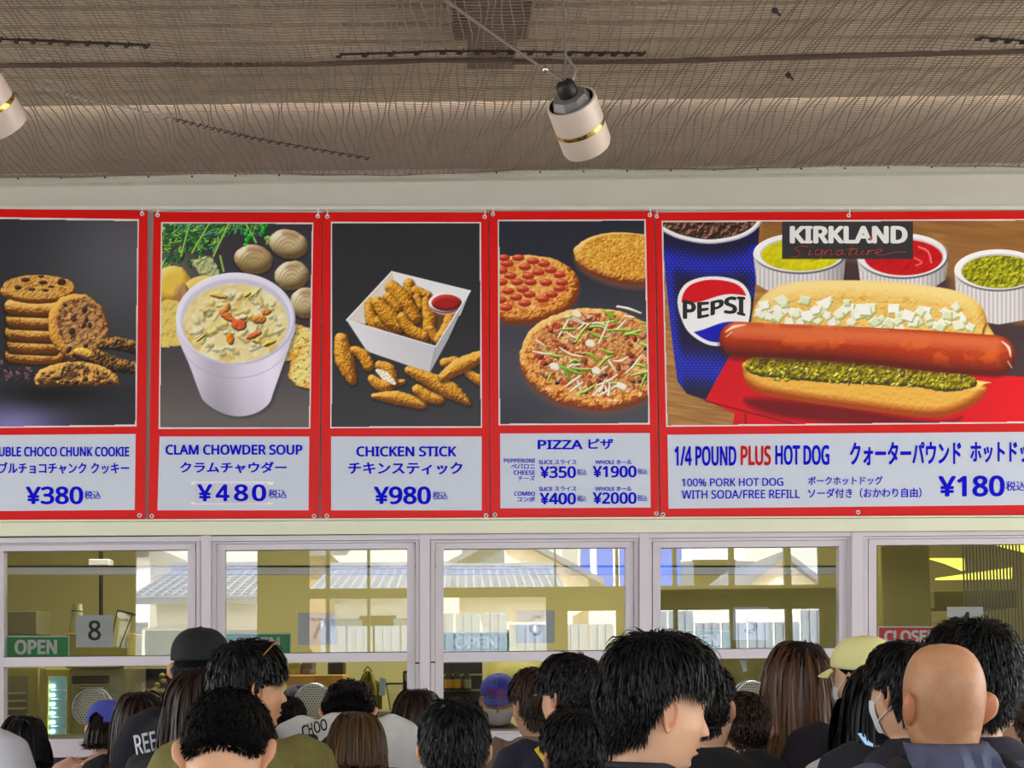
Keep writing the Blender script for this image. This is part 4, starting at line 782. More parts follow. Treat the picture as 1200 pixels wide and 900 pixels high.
# window 5 and 4
KB('partition', 762, 1030, 690, 872, 1.0, .06, M_olk, 'plain olive partition panel behind window number 5', 'partition')
o = MB().pq([(866, 772), (877, 772), (875, 778), (876, 787), (871, 788), (869, 781)][0:4], .04, .041); o = MB(); 
pp = [W(a, b, .034) for a, b in [(866, 772), (877, 772), (874, 777), (876, 786), (871, 788), (869, 780)]]; o.add(pp, [(5, 4, 3, 2, 1, 0)]); o = o.build('paper_scrap', M_signw); tag(o, 'torn scrap of white paper on the lower pane below number 5', 'paper')
KB('partition', 1032, 1093, 640, 768, .8, .06, M_olk, 'flat olive partition at the left of window number 4', 'partition')
KB('cabinet', 1094, 1192, 692, 712, 1.6, .4, mat('dark_olive', (96, 92, 44), .6), 'dark olive cabinet across the back of window number 4', 'cabinet')
o = empty('strip_curtain', W(1160, 640, .5), label='ribbed clear strip curtain in the right of window number 4', cat='curtain')
for k in range(18):
    a = W(1128 + k * 3.9, 636, .5) - o.location; b = W(1128 + k * 3.9, 756, .5) - o.location; MB().box(a.x - .0035, a.x + .0035, -.004, .004, b.z, a.z).build('strip', mat('curtain_strip', (120, 116, 100), .4), o)
def slant_light(pts, lab):
    o = MB().pq(pts, 1.5, 1.56).build('ceiling_light', mat('yellow_glow', (250, 236, 90), .5, emit=.9)); tag(o, lab, 'light', 'lit ceiling fixtures'); return o
slant_light([(1092, 654), (1130, 654), (1131, 668), (1112, 660)], 'small yellow ceiling light left of the strip curtain'); slant_light([(1100, 677), (1186, 665), (1186, 678), (1100, 679)], 'long wedge-shaped yellow light behind the strip curtain'); slant_light([(1166, 637), (1240, 637), (1240, 655), (1190, 643)], 'bright ceiling light in the upper right corner window')
KB('work_shelf', 1096, 1240, 770, 800, .9, .4, M_yel, 'yellow shelf in the lower right window', 'shelf')
# ------------------------------------------------------------------ street behind the photographer (seen in the panes)
def R(px, py, D):
    p = W(px, py, D + .02); return Vector((p.x, -D + .02, p.z))
def rb(mb, x0, x1, yt, yb, D, T):
    a, b = R(x0, yt, D), R(x1, yb, D); return mb.box(a.x, b.x, a.y - T, a.y, b.z if yb < 880 else 0, a.z)
M_post = mat('shelter_steel', (60, 56, 40), .6); M_board = mat('shelter_board', (70, 66, 44), .7)
sh = empty('shelter_frame', (0, YB, 0), kind='structure')
def rel(o): o.parent = sh; o.location = -sh.location
for px in (384, 432, 510, 580, 652, 725, 793, 860, 926, 996): rel(rb(MB(), px - 2.2, px + 2.2, 540, 1000, 9.1, .08).build('post', M_post))
rel(rb(MB(), 362, 1000, 690, 696, 9.0, .1).build('rail', M_post)); rel(rb(MB(), 140, 1000, 778, 1000, 9.2, .05).build('reflection_blocker', M_board)); rel(rb(MB(), 640, 1000, 696, 713, 9.05, .05).build('board', M_board)); rel(rb(MB(), 140, 1300, 540, 560, 9.05, .1).build('header', M_post))  # the low full-width board is added, to keep bright ground out of lower-pane reflections
for (a, b) in [(-420, 155), (302, 362), (956, 1400)]: rel(rb(MB(), a, b, 540, 1000, 9.1, .06).build('board', M_board))
for (a, b) in [(640, 669), (724, 745)]: rel(rb(MB(), a, b, 700, 1000, 9.1, .05).build('board', M_board))
M_cor = mat('white_corrugated', (160, 174, 196), .5, var=.05); M_tile = mat('grey_blue_tile', (104, 112, 134), .5, var=.25, scale=3); M_plas = mat('cream_plaster', (240, 226, 206), .8, var=.06); M_pl2 = mat('white_plaster', (238, 236, 230), .8, var=.05); M_win = mat('house_window', (90, 106, 124), .2)
M_sblue = mat('banner_blue', (30, 92, 206), .5); M_wood2 = mat('brown_siding', (150, 128, 108), .8)
o = empty('street_fence', R(540, 765, 12.6) * 1, label='white corrugated fence across the street, reflected in the panes', cat='fence')
pos = R(380, 734, 12.5); ztop = pos.z; xa, xb_ = R(376, 734, 12.5).x, R(1010, 734, 12.5).x; n = 0; x = xa
while x < xb_:
    rec = MB().box(x, x + .33, -.03, .0, 0, ztop + (.16 if n % 7 > 3 else 0))
    for kk in range(3): rec.box(x + kk * .11, x + kk * .11 + .055, .0, .03, 0, ztop + (.16 if n % 7 > 3 else 0))
    q = rec.build('panel', M_cor, o); q.location = (-o.location.x, pos.y - o.location.y, -o.location.z); x += .36; n += 1
def house(name, x0, x1, ye, yr, D, depth, mw, lab, gable=False, wins=(), tiles=True):
    """house whose street front spans photo px x0..x1 in the reflection; eaves at ye, ridge at yr"""
    a, b = R(x0, ye, D), R(x1, ye, D); zr = R(x0, yr, D).z; ze = a.z; w = b.x - a.x; o = empty(name, ((a.x + b.x) / 2, a.y, 0), label=lab, cat='house'); h = w / 2
    if gable: MB().add([(-h, 0, 0), (h, 0, 0), (h, 0, ze), (0, 0, zr), (-h, 0, ze), (-h, -depth, 0), (h, -depth, 0), (h, -depth, ze), (0, -depth, zr), (-h, -depth, ze)], [(0, 1, 2, 3, 4), (9, 8, 7, 6, 5), (0, 4, 9, 5), (1, 6, 7, 2), (0, 5, 6, 1), (2, 7, 8, 3), (3, 8, 9, 4)]).build('wall', mw, o)
    else: MB().box(-h, h, -depth, 0, 0, ze).build('wall', mw, o)
    ov = .35
    if gable:
        for s in (-1, 1):
            mb = MB(); dx = h + ov; dz_ = (zr - ze) * dx / h; mb.hexa([(0, .3, zr + .02), (s * dx, .3, zr - dz_ + .02), (s * dx, -depth - .3, zr - dz_ + .02), (0, -depth - .3, zr + .02), (0, .3, zr + .16), (s * dx, .3, zr - dz_ + .16), (s * dx, -depth - .3, zr - dz_ + .16), (0, -depth - .3, zr + .16)]); mb.build('roof', M_tile, o)
    elif tiles:
        MB().hexa([(-h - ov, ov, ze - .05), (h + ov, ov, ze - .05), (h + ov, -depth / 2, zr), (-h - ov, -depth / 2, zr), (-h - ov, ov, ze + .05), (h + ov, ov, ze + .05), (h + ov, -depth / 2, zr + .1), (-h - ov, -depth / 2, zr + .1)]).build('roof', M_tile, o)
        mb = MB(); nx = int((w + 2 * ov) / .16)
        for k in range(nx + 1):
            x = -h - ov + k * .16; mb.tube([(x, ov + .02, ze + .06), (x, -depth / 2, zr + .11)], .034, 4)
        nc = int(math.hypot(depth / 2, zr - ze) / .28)
        for k in range(nc):
            u = k / nc; y_ = ov + (-depth / 2 - ov) * u; z_ = ze + .06 + (zr - ze + .05) * u; mb.box(-h - ov, h + ov, y_ - .03, y_, z_, z_ + .035)
        tag(mb.build('roof_tiles', mat('pale_ridge_tile', (134, 146, 172), .4, var=.2, scale=6), o), kind='stuff')
        MB().tube([(-h - ov, -depth / 2, zr + .12), (h + ov, -depth / 2, zr + .12)], .13, 8).build('ridge', M_tile, o)
    for (wx, wz, ww, wh) in wins:
        f = MB().box(wx * h - ww / 2 - .05, wx * h + ww / 2 + .05, 0, .05, wz - .05, wz + wh + .05).build('window', M_alu, o); MB().box(wx * h - ww / 2, wx * h + ww / 2, .05, .06, wz, wz + wh).build('pane', M_win, f)
    return o
house('house', 538, 640, 697, 661, 20, 6, M_plas, 'low house with a long grey-blue tiled roof, reflected in the middle window', wins=[(-.4, 1.2, 1.2, 1.2), (.5, 1.2, 1.2, 1.2)])
house('house', 500, 690, 680, 630, 27, 4, M_plas, 'cream gabled house behind the tiled roof, reflected in the middle window', gable=True, wins=[(-.3, 4.2, 1, .8)])
house('house', 392, 505, 697, 660, 18, 6, M_pl2, 'white house with a pale tiled roof, reflected in window number 7', wins=[(-.5, 1.4, 1.2, 1.2), (.3, 1.4, 1.2, 1.2)])
house('house', 184, 300, 706, 660, 17, 6, M_pl2, 'white house with a dark tiled roof, reflected in the far left window', wins=[(-.6, 1.4, 1.0, 1.0), (.5, 1.2, 1.2, 1.2)])
house('house', 100, 176, 640, 600, 24, 6, M_pl2, 'tall white house reflected at the edge of the far left window', wins=[(.1, 4.2, 1.2, .9), (.1, 1.6, 1.2, 1.2)])
house('house', 362, 388, 650, 620, 23, 5, M_wood2, 'narrow brown-sided house reflected in window number 7', wins=[(0, 4.2, .6, .8)])
o = house('shop_building', 676, 742, 600, 560, 32, 6, M_pl2, 'pale shop building with a blue sign, reflected in the middle window', tiles=False)
w = R(742, 600, 32).x - R(676, 600, 32).x; zt = R(700, 642, 32).z; zb = R(700, 696, 32).z; f = MB().box(-w / 2 + .1, w / 2 - .1, 0, .12, zb, zt).build('blue_sign', M_sblue, o)
for k in (-.25, .15, .42): MB().box(k * w - .05, k * w + .12, .12, .14, zb, zt).build('sign_stripe', M_signw, f)
o = house('shop_building', 768, 796, 600, 560, 31, 6, M_sblue, 'narrow blue-fronted building reflected in window number 5', tiles=False)
house('apartment_block', 797, 872, 560, 540, 34, 8, M_pl2, 'white apartment block with balconies reflected in window number 5', tiles=False, wins=[(-.6, 4, 1.2, .8), (0, 4, 1.2, .8), (.6, 4, 1.2, .8), (-.6, 2, 1.2, .8), (0, 2, 1.2, .8), (.6, 2, 1.2, .8), (-.6, 5.6, 1.2, .5), (0, 5.6, 1.2, .5)])
house('house', 880, 955, 684, 655, 24, 7, M_plas, 'cream gabled house reflected at the right of window number 5', gable=True, wins=[(0, 1.6, 1.2, 1.2)])
house('house', 770, 960, 712, 690, 14.5, 4, M_pl2, 'long low white house reflected in the lower half of window number 5', tiles=False, wins=[(-.8, .9, .8, 1.2), (-.4, 1.0, .6, .9), (.3, 1.0, .6, .9), (.75, 1.0, .8, .9)])
house('house', 690, 800, 712, 690, 19.5, 4, M_plas, 'small cream house reflected low beside the blue sign', tiles=False, wins=[(-.3, 1, 1, 1)])
# ------------------------------------------------------------------ people
HZ = 1.555   # head centre height of the 1.68 m body
TZ = np.array([.1215 + HZ, .120 + HZ, .115 + HZ, .105 + HZ, .090 + HZ, .070 + HZ, .045 + HZ, .020 + HZ, -.005 + HZ, -.03 + HZ, -.055 + HZ, -.075 + HZ, -.092 + HZ, -.105 + HZ, -.114 + HZ, -.120 + HZ, 1.429, 1.422, 1.412, 1.395, 1.375, 1.350, 1.320, 1.27, 1.15, 1.00, .92, .85, .80, .77])
TW = np.array([0, .018, .037, .053, .065, .0735, .0795, .081, .0805, .078, .0745, .069, .063, .058, .0555, .0555, .057, .061, .074, .108, .148, .174, .185, .186, .168, .152, .166, .172, .160, .0])
TF = np.array([0, .018, .037, .055, .069, .081, .088, .091, .090, .089, .087, .085, .083, .080, .066, .048, .037, .034, .036, .045, .058, .075, .092, .112, .122, .112, .112, .102, .080, .0])
TB = np.array([0, .024, .046, .064, .080, .093, .101, .102, .098, .090, .080, .074, .071, .069, .068, .068, .069, .071, .076, .084, .092, .098, .100, .102, .098, .086, .100, .116, .100, .0])
def herm(x, tab, xs=TZ):
    xs_, t_ = xs[::-1], tab[::-1]; m = np.gradient(t_, xs_); i = np.clip(np.searchsorted(xs_, x) - 1, 0, len(xs_) - 2); h = xs_[i + 1] - xs_[i]; u = np.clip((x - xs_[i]) / h, 0, 1)
    d = (t_[i + 1] - t_[i]) / h; m0 = np.where(np.abs(m[i]) > 3 * np.abs(d), 3 * d, m[i]); m1 = np.where(np.abs(m[i + 1]) > 3 * np.abs(d), 3 * d, m[i + 1])
    return (2 * u ** 3 - 3 * u ** 2 + 1) * t_[i] + (u ** 3 - 2 * u ** 2 + u) * h * m0 + (-2 * u ** 3 + 3 * u ** 2) * t_[i + 1] + (u ** 3 - u ** 2) * h * m1
def sect(z, az, inf=0.0):
    """surface point of the body column at height z and azimuth az (0 = front)"""
    w = herm(z, TW) + inf; f = herm(z, TF) + inf; b = herm(z, TB) + inf; c = np.cos(az); s = np.sin(az); k = np.where(z < 1.39, .85, 1.0)
    x = w * np.sign(s) * np.abs(s) ** k; y = np.where(c > 0, f, b) * np.sign(c) * np.abs(c) ** k
    yc = np.interp(z, [1.2, 1.40, 1.43, 1.50], [0, -.014, -.010, 0.0])
    return x, y + yc
def gau(a, s): return np.exp(-(a / s) ** 2)
def smooth(x, a, b): t = np.clip((x - a) / (b - a), 0, 1); return t * t * (3 - 2 * t)
def turn(V, yaw, pitch, roll=0.0, sink=0.0):
    """turn the head about the neck; V is (n,3) in body space"""
    w = smooth(V[:, 2], 1.375, 1.44); o = np.array((0, -.02, 1.425)); out = V.copy(); q = V - o; a = yaw * w; p = pitch * w
    r = roll * w; x, z = q[:, 0] * np.cos(r) + q[:, 2] * np.sin(r), -q[:, 0] * np.sin(r) + q[:, 2] * np.cos(r)
    y, z = q[:, 1] * np.cos(p) - z * np.sin(p), q[:, 1] * np.sin(p) + z * np.cos(p)
    x, y = x * np.cos(a) + y * np.sin(a), -x * np.sin(a) + y * np.cos(a)
    z = z - sink * w
    return np.stack([x, y, z], 1) + o
BODY = {}
def body_mesh(N=64, yaw=0, pitch=0, roll=0, stub=False, sink=0.0):
    zz = np.concatenate([np.linspace(.1215, -.125, 84) + HZ, np.linspace(HZ - .128, .77, 40)]); az = np.linspace(0, 2 * PI, N, endpoint=False)
    # finer columns around the face
    az = az - .42 * np.sin(az) if N > 80 else az - .25 * np.sin(az)
    Z, A = np.meshgrid(zz, az, indexing='ij'); X, Y = sect(Z, A); zp = Z - HZ; fw = smooth(np.cos(A), .05, .5)
    nose = gau(X, .0115 + .006 * smooth(-zp, .015, .04)) * (.006 * smooth(-zp, -.02, .0) + .019 * smooth(-zp, -.002, .036)) * (1 - smooth(-zp, .038, .047))
    Y += fw * (nose + .0045 * gau(zp - .022, .011) * gau(X, .045) - .009 * gau(np.abs(X) - .031, .015) * gau(zp - .002, .013) + .004 * gau(np.abs(X) - .045, .02) * gau(zp + .03, .02))
    Y += fw * (.0100 * gau(X, .020) * gau(zp + .0635, .0050) + .0115 * gau(X, .018) * gau(zp + .0765, .0058) - .0060 * gau(X, .026) * gau(zp + .070, .0030) + .004 * gau(X, .03) * gau(zp + .066, .02) + .007 * gau(X, .022) * gau(zp + .103, .012) - .003 * gau(X, .03) * gau(zp + .088, .006))
    X += np.sign(X) * fw * .004 * gau(np.abs(X) - .06, .02) * gau(zp + .035, .02)
    V = np.stack([X.ravel(), Y.ravel(), Z.ravel()], 1); R_ = len(zz); F_ = []
    for i in range(R_ - 1):
        for k in range(N): F_.append((i * N + k, i * N + (k + 1) % N, (i + 1) * N + (k + 1) % N, (i + 1) * N + k))
    T = np.ones((len(V), 3)); zv = V[:, 2] - HZ; lip = (fw.ravel() * gau(V[:, 0], .021) * (gau(zv + .0635, .005) + gau(zv + .0765, .006)))[:, None]; T = T * (1 - lip) + np.array((.80, .34, .34)) * lip
    chk = (fw.ravel() * gau(np.abs(V[:, 0]) - .05, .03) * gau(zv + .03, .03))[:, None] * .25; T = T * (1 - chk) + np.array((1.0, .78, .74)) * chk
    if stub:
        az_ = np.arctan2(V[:, 0], V[:, 1]); ln = np.interp(np.abs(az_), np.radians([0, 40, 70, 95, 125, 180]), [.065, .055, .03, -.01, -.075, -.085]); sm_ = (smooth(zv, ln - .012, ln + .012) * (1 - .65 * smooth(zv, .02, .10)))[:, None] * (.55 + .45 * fbm(V[:, 0] * 60 + 9, V[:, 2] * 60, 3, 3))[:, None]; T = T * (1 - .8 * sm_) + np.array((.60, .56, .52)) * .8 * sm_
    mb = MB()
    # ears
    er = []
    for s in (-1, 1):
        rings = [(0.0, .001), (.3, .000), (.5, .003), (.68, .010), (.82, .0155), (.93, .016), (1.0, .011), (.96, .004), (.72, -.006)]; M_ = 26; P = []
        for r, h in rings:
            r = r * 1.08
            for k in range(M_):
                t = 2 * PI * k / M_; ex = .0185 * r * math.cos(t) * (1 + .28 * math.sin(t)); ez = .033 * r * math.sin(t) - .002; hh = h * (1 - .55 * smooth(np.array(-math.sin(t)), .35, 1.0)) * (.65 + .35 * (1 - math.cos(t)) / 2 * 1.6)
                back = ex - .002; P.append((s * (.0745 + hh + max(0, -back) * .55), -.014 + ex + .22 * ez * 0 - .12 * ez, HZ - .012 + ez))
        b = len(mb.v); mb.v += P
        for i in range(len(rings) - 1):
            for k in range(M_):
                f = (b + i * M_ + k, b + i * M_ + (k + 1) % M_, b + (i + 1) * M_ + (k + 1) % M_, b + (i + 1) * M_ + k); mb.f.append(f if s < 0 else f[::-1])
        er.append((b, len(mb.v)))
    ne = len(mb.v)
    # arms and hands, legs and feet
    for s in (-1, 1):
        mb.tube([(s * .140, 0, 1.355), (s * .178, -.002, 1.345), (s * .204, -.004, 1.30), (s * .218, -.012, 1.18), (s * .228, -.018, 1.08), (s * .232, .0, 1.0), (s * .236, .04, .87), (s * .236, .055, .825)], [.026, .042, .048, .046, .040, .041, .029, .027], 12)
        mb.tube([(s * .236, .052, .835), (s * .234, .062, .79), (s * .230, .070, .745), (s * .229, .074, .725)], [.026, .038, .041, .036], 10, flat=.5)
        for k, (dy, L) in enumerate([(-.030, .060), (-.011, .074), (.010, .078), (.030, .070)]):
            y0 = .073 + dy; mb.tube([(s * .229, y0, .735), (s * .226, y0 + .002, .735 - L * .5), (s * .216, y0 + .006, .735 - L * .85), (s * .206, y0 + .008, .735 - L)], [.0092, .0086, .0078, .006], 7)
        mb.tube([(s * .226, .100, .785), (s * .214, .118, .755), (s * .206, .124, .725), (s * .202, .124, .705)], [.014, .0115, .010, .007], 7)
        mb.tube([(s * .085, 0, .90), (s * .092, 0, .80), (s * .098, .006, .62), (s * .10, .012, .50), (s * .10, .004, .42), (s * .10, -.022, .30), (s * .10, -.022, .10), (s * .10, -.02, .06)], [.075, .088, .070, .055, .052, .056, .038, .036], 14)
        mb.tube([(s * .10, -.05, .045), (s * .10, 0, .05), (s * .10, .07, .035), (s * .10, .14, .025)], [.034, .042, .042, .026], 10)
    ev = np.array(mb.v); V2 = np.concatenate([V, ev]); n0 = len(V); F_ += [tuple(i + n0 for i in f) for f in mb.f]
    T2 = np.ones((len(ev), 3)); T2[:ne] = (1.0, .84, .80); T = np.concatenate([T, T2])
    ws_ = smooth(1.425 - V2[:, 2], 0, .045); V2[:, 2] -= .014 * ws_; V2[:, 0] *= 1 - .045 * ws_; V2[:, 1] *= 1 - .06 * ws_
    V2 = turn(V2, yaw, pitch, roll, sink); me = mesh_from('body', V2, F_, True); at = me.color_attributes.new('tint', 'FLOAT_COLOR', 'POINT'); at.data.foreach_set('color', np.concatenate([T, np.ones((len(T), 1))], 1).ravel())
    return me
SEMI = np.array((.0815, .097, .1215))
def enorm(v): return (np.hypot(v[:, 0], v[:, 1]) ** 2.8 + np.abs(v[:, 2]) ** 2.8) ** (1 / 2.8)
def clamp_out(P, off):
    q = P - np.array((0, -.005, HZ)); e = enorm(q / (SEMI + off[:, None])); m = (q[:, 2] > 0) & (e > 1); P = np.where(m[:, None], q / np.maximum(e, 1e-6)[:, None] + np.array((0, -.005, HZ)), P)
    z = P[:, 2]; w = herm(z, TW) + off; y = P[:, 1] + .006; dd = np.where(y > 0, herm(z, TF), herm(z, TB)) + off; e = np.sqrt((P[:, 0] / w) ** 2 + (y / dd) ** 2); m = (z <= HZ) & (e > 1)
    P[:, 0] = np.where(m, P[:, 0] / np.maximum(e, 1e-6), P[:, 0]); P[:, 1] = np.where(m, y / np.maximum(e, 1e-6) - .006, P[:, 1]); return P
def col_inside(P, off):
    """keep points outside the head and body column grown by off"""
    z = P[:, 2]; q = P - np.array((0, -.005, HZ)); up = q[:, 2] > 0; s = SEMI; s = s + off[:, None] if hasattr(off, '__len__') else s + off
    e = enorm(q / s); k = np.where(up & (e < 1), 1 / np.maximum(e, 1e-6), 1); P = P * 1; P[:, :] = np.where((up & (e < 1))[:, None], q * k[:, None] + np.array((0, -.005, HZ)), P)
    z = P[:, 2]; w = herm(z, TW) + off; f = herm(z, TF) + off; b = herm(z, TB) + off; y = P[:, 1]; yc = np.interp(z, [1.2, 1.40, 1.43, 1.50], [0, -.014, -.010, 0.0]); d = np.where(y - yc > 0, f, b)
    e = np.sqrt((P[:, 0] / w) ** 2 + ((y - yc) / d) ** 2); m = (z <= HZ) & (e < 1) & (z > 1.0); e = np.maximum(e, 1e-6)
    P[:, 0] = np.where(m, P[:, 0] / e, P[:, 0]); P[:, 1] = np.where(m, yc + (y - yc) / e, P[:, 1]); return P
STY = {
 'short': dict(n=2600, L=.040, t=.012, grav=.30, lift=.22, line=[.060, .055, .030, .008, -.070, -.082], w=.0030, steps=6),
 'shaggy': dict(n=9500, L=.064, t=.027, grav=.34, lift=.42, line=[.058, .052, .036, .042, -.060, -.084], w=.0017, steps=8),
 'near': dict(n=6000, L=.034, t=.012, grav=.28, lift=.22, line=[.060, .055, .030, .012, -.045, -.048], w=.0018, steps=6),
 'full': dict(n=3200, L=.060, t=.018, grav=.45, lift=.20, line=[.058, .052, .022, .004, -.075, -.085], w=.0030, steps=7),
 'bowl': dict(n=2400, L=.12, t=.016, grav=.9, lift=.10, line=[.055, .045, .02, .0, -.04, -.06], w=.0030, steps=8, zend=-.085),
 'bob': dict(n=2800, L=.20, t=.018, grav=1.1, lift=.05, line=[.060, .05, .02, -.01, -.05, -.06], w=.0034, steps=10, zend=-.098),
 'lob': dict(n=2800, L=.28, t=.020, grav=1.1, lift=.05, line=[.060, .05, .02, -.02, -.05, -.06], w=.0034, steps=12, zend=-.20),
 'long': dict(n=3000, L=.46, t=.022, grav=1.2, lift=.05, line=[.060, .05, .02, -.02, -.05, -.06], w=.0036, steps=16, zend=-.42),
 'child': dict(n=2200, L=.030, t=.007, grav=.4, lift=.12, line=[.055, .05, .02, -.005, -.06, -.080], w=.0026, steps=5),
}
def hair_pair(style, seed, minz=None, part=False):
    k = STY[style]; rg = np.random.default_rng(seed); line = lambda a: np.interp(np.abs(a), np.radians([0, 40, 70, 95, 125, 180]), k['line'])
    # cap under the strands
    N = 48; az = np.linspace(0, 2 * PI, N, endpoint=False); aw = np.where(az > PI, az - 2 * PI, az); lo = line(aw) + .004; ze = k.get('zend'); mb = MB(); P = []
    R_ = 26; lowz = lo.copy()
    if ze is not None: lowz = np.where(np.abs(aw) > math.radians(66), ze + .03, lo)
    for i in range(R_):
        u = i / (R_ - 1); row = []; capped = minz is not None
        for j in range(N):
            zt = .1215 if not capped else minz + .02; z = zt + (lowz[j] - zt) * u ** 1.4; t = k['t'] * (.8 if u < .93 else .35) * (1 if not capped else .12 + .88 * float(smooth(np.array(-z), -.03, .02)))
            if z > 0:
                x_, y_ = sect(np.array([HZ + z]), np.array([az[j]]), t); x, y = float(x_[0]), float(y_[0]); zz = z + t * (z / .1215) ** 2
                if i == 0 and not capped: x, y = 0.0, -.005
            else:
                za = np.array([HZ + z]); x_, y_ = sect(np.maximum(za, 1.30), np.array([az[j]]), t); x, y = float(x_[0]), float(y_[0]); wide = .078 + t
                if ze is not None and z < -.03:
                    m_ = min(1, (-z - .03) / .05); x = x * (1 - m_) + max(abs(x), wide * abs(math.sin(az[j])) * .98) * math.copysign(1, math.sin(az[j])) * m_
                    if math.cos(az[j]) < 0: y = y * (1 - m_) + min(y, -(.088 + t) * abs(math.cos(az[j]))) * m_
                zz = z
            row.append((x, y, HZ + zz))
        P.append(row + [row[0]])
    P.append([(a * .72, b * .72, c + .004) for a, b, c in P[-1]]); mb.grid(P)
    # strands
    n = k['n']; d = rg.normal(size=(n * 3, 3)); d /= np.linalg.norm(d, axis=1)[:, None]; a = np.arctan2(d[:, 0], d[:, 1]); zr = d[:, 2] * .1215; d = d[zr > line(a)][:n]; n = len(d)
    if minz is not None: d = d[d[:, 2] * .1215 < .012]; n = len(d)
    p = d * SEMI; p = p / enorm(p / SEMI)[:, None] + np.array((0, -.005, HZ)); low = d[:, 2] < 0
    if low.any():
        x, y = sect(p[:, 2], np.arctan2(d[:, 0], d[:, 1]), 0.0); p[:, 0] = np.where(low, x, p[:, 0]); p[:, 1] = np.where(low, y, p[:, 1])
    o = d / SEMI; o /= np.linalg.norm(o, axis=1)[:, None]; wh = np.array((.012, -.045, HZ + .112)); tg = p - wh; tg -= o * (tg * o).sum(1)[:, None]; tg /= np.linalg.norm(tg, axis=1)[:, None] + 1e-6
    if part: tg[:, 0] += np.sign(p[:, 0] - .01) * .8
    # clumps
    nc = 260; cd = rg.normal(size=(nc, 3)); cd /= np.linalg.norm(cd, axis=1)[:, None]; ci = np.argmax(d @ cd.T, axis=1); cn = rg.normal(size=(nc, 3)) * (.30 if style in ('shaggy',) else .16 if style in ('near', 'short', 'full') else .08)
    long_ = ze is not None; dw = np.linalg.norm(p - wh, axis=1)[:, None]; v = tg * (.35 + smooth(dw, 0, .05)) + o * (k['lift'] * smooth(dw, .01, .06)) + cn[ci] + rg.normal(size=(n, 3)) * (.16 if not long_ else .04); v /= np.linalg.norm(v, axis=1)[:, None]
    S = k['steps']; L = k['L'] * rg.uniform(.65, 1.1, n); up = smooth(d[:, 2], -.35, .35)
    if not long_: L = L * (.45 + .55 * up)
    st = (L / S)[:, None]; path = [p]; sid = gau(d[:, 2] * .1215 - .0, .045) * gau(np.abs(np.arctan2(d[:, 0], d[:, 1])) - 1.45, .45) if not long_ else 0; L = L * (1 - .78 * sid); st = (L / S)[:, None]; omax = k['t'] * (.55 + .65 * rg.random(n)) + .002 + (rg.random(n) < .03) * .006; off0 = .002 + k['t'] * (.35 + .75 * rg.random(n)) ; zend = HZ + (ze if ze is not None else -9) + rg.normal(size=n) * (.008 if style != 'long' else .03)
    for i in range(S):
        v = v + np.array((0, 0, -1.0)) * k['grav'] * (.25 if not long_ else .5) + (rg.normal(size=(n, 3)) * .05); v /= np.linalg.norm(v, axis=1)[:, None]
        q = path[-1] + v * st; off = off0 * min(1, (i + 1) / 2.2) * (1 if long_ else (.5 + .5 * up))
        if long_:
            q2 = col_inside(q, off); low = q2[:, 2] < HZ - .02; wide = .070 + off; rr = np.hypot(q2[:, 0], q2[:, 1] + .01); push = low & (rr < wide); s_ = np.where(push, wide / np.maximum(rr, 1e-5), 1); q2[:, 0] *= s_; q2[:, 1] = (q2[:, 1] + .01) * s_ - .01
            # keep strands off the face
            fr = (q2[:, 2] < HZ + .03) & (q2[:, 1] > .03); q2[:, 0] = np.where(fr, np.sign(q2[:, 0]) * np.maximum(np.abs(q2[:, 0]), .082), q2[:, 0]); q = q2
            q[:, 2] = np.maximum(q[:, 2], zend)
        else: q = clamp_out(col_inside(q, off * .7), omax * (1 + .0 * i))
        mv = q - path[-1]; mv /= np.linalg.norm(mv, axis=1)[:, None] + 1e-9; v = v * .45 + mv * .55
        path.append(q)
    path = np.array(path); wd = k['w'] * rg.uniform(.7, 1.4, n); V = []; 
    tw = np.interp(np.linspace(0, 1, S + 1), [0, .2, .7, 1], [.7, 1, .8, .12]); ctr = np.array((0, 0, HZ - .02)); jit = rg.normal(size=(n, 3)) * .35
    out = np.zeros((S + 1, 2, n, 3))
    for i in range(S + 1):
        dd = path[min(i + 1, S)] - path[max(i - 1, 0)]; c_ = path[i] - ctr; c_[:, 2] *= np.where(path[i][:, 2] > HZ, 1, .1); c_ /= np.linalg.norm(c_, axis=1)[:, None] + 1e-6; sd = np.cross(dd, c_ + jit); sd /= np.linalg.norm(sd, axis=1)[:, None] + 1e-9
        out[i, 0] = path[i] - sd * (wd * tw[i])[:, None]; out[i, 1] = path[i] + sd * (wd * tw[i])[:, None]
    VV = out.transpose(2, 0, 1, 3).reshape(-1, 3); base = np.arange(n)[:, None] * (2 * (S + 1)) + (np.arange(S) * 2)[None]; q = np.stack([base, base + 1, base + 3, base + 2], -1).reshape(-1, 4)
    tone = np.repeat(rg.uniform(.6, 1.4, n) ** 1.2, 2 * (S + 1)); tipv = np.tile(np.repeat(np.linspace(0, 1, S + 1), 2), n)
    return mb, VV, q, tone, tipv
def fast_mesh(name, V, q):
    me = bpy.data.meshes.new(name); me.vertices.add(len(V)); me.vertices.foreach_set('co', np.ascontiguousarray(V).ravel()); me.loops.add(q.size); me.loops.foreach_set('vertex_index', np.ascontiguousarray(q).ravel()); me.polygons.add(len(q))
    me.polygons.foreach_set('loop_start', np.arange(len(q)) * 4); me.polygons.foreach_set('loop_total', np.full(len(q), 4)); me.update(calc_edges=True); me.polygons.foreach_set('use_smooth', [True] * len(q)); return me
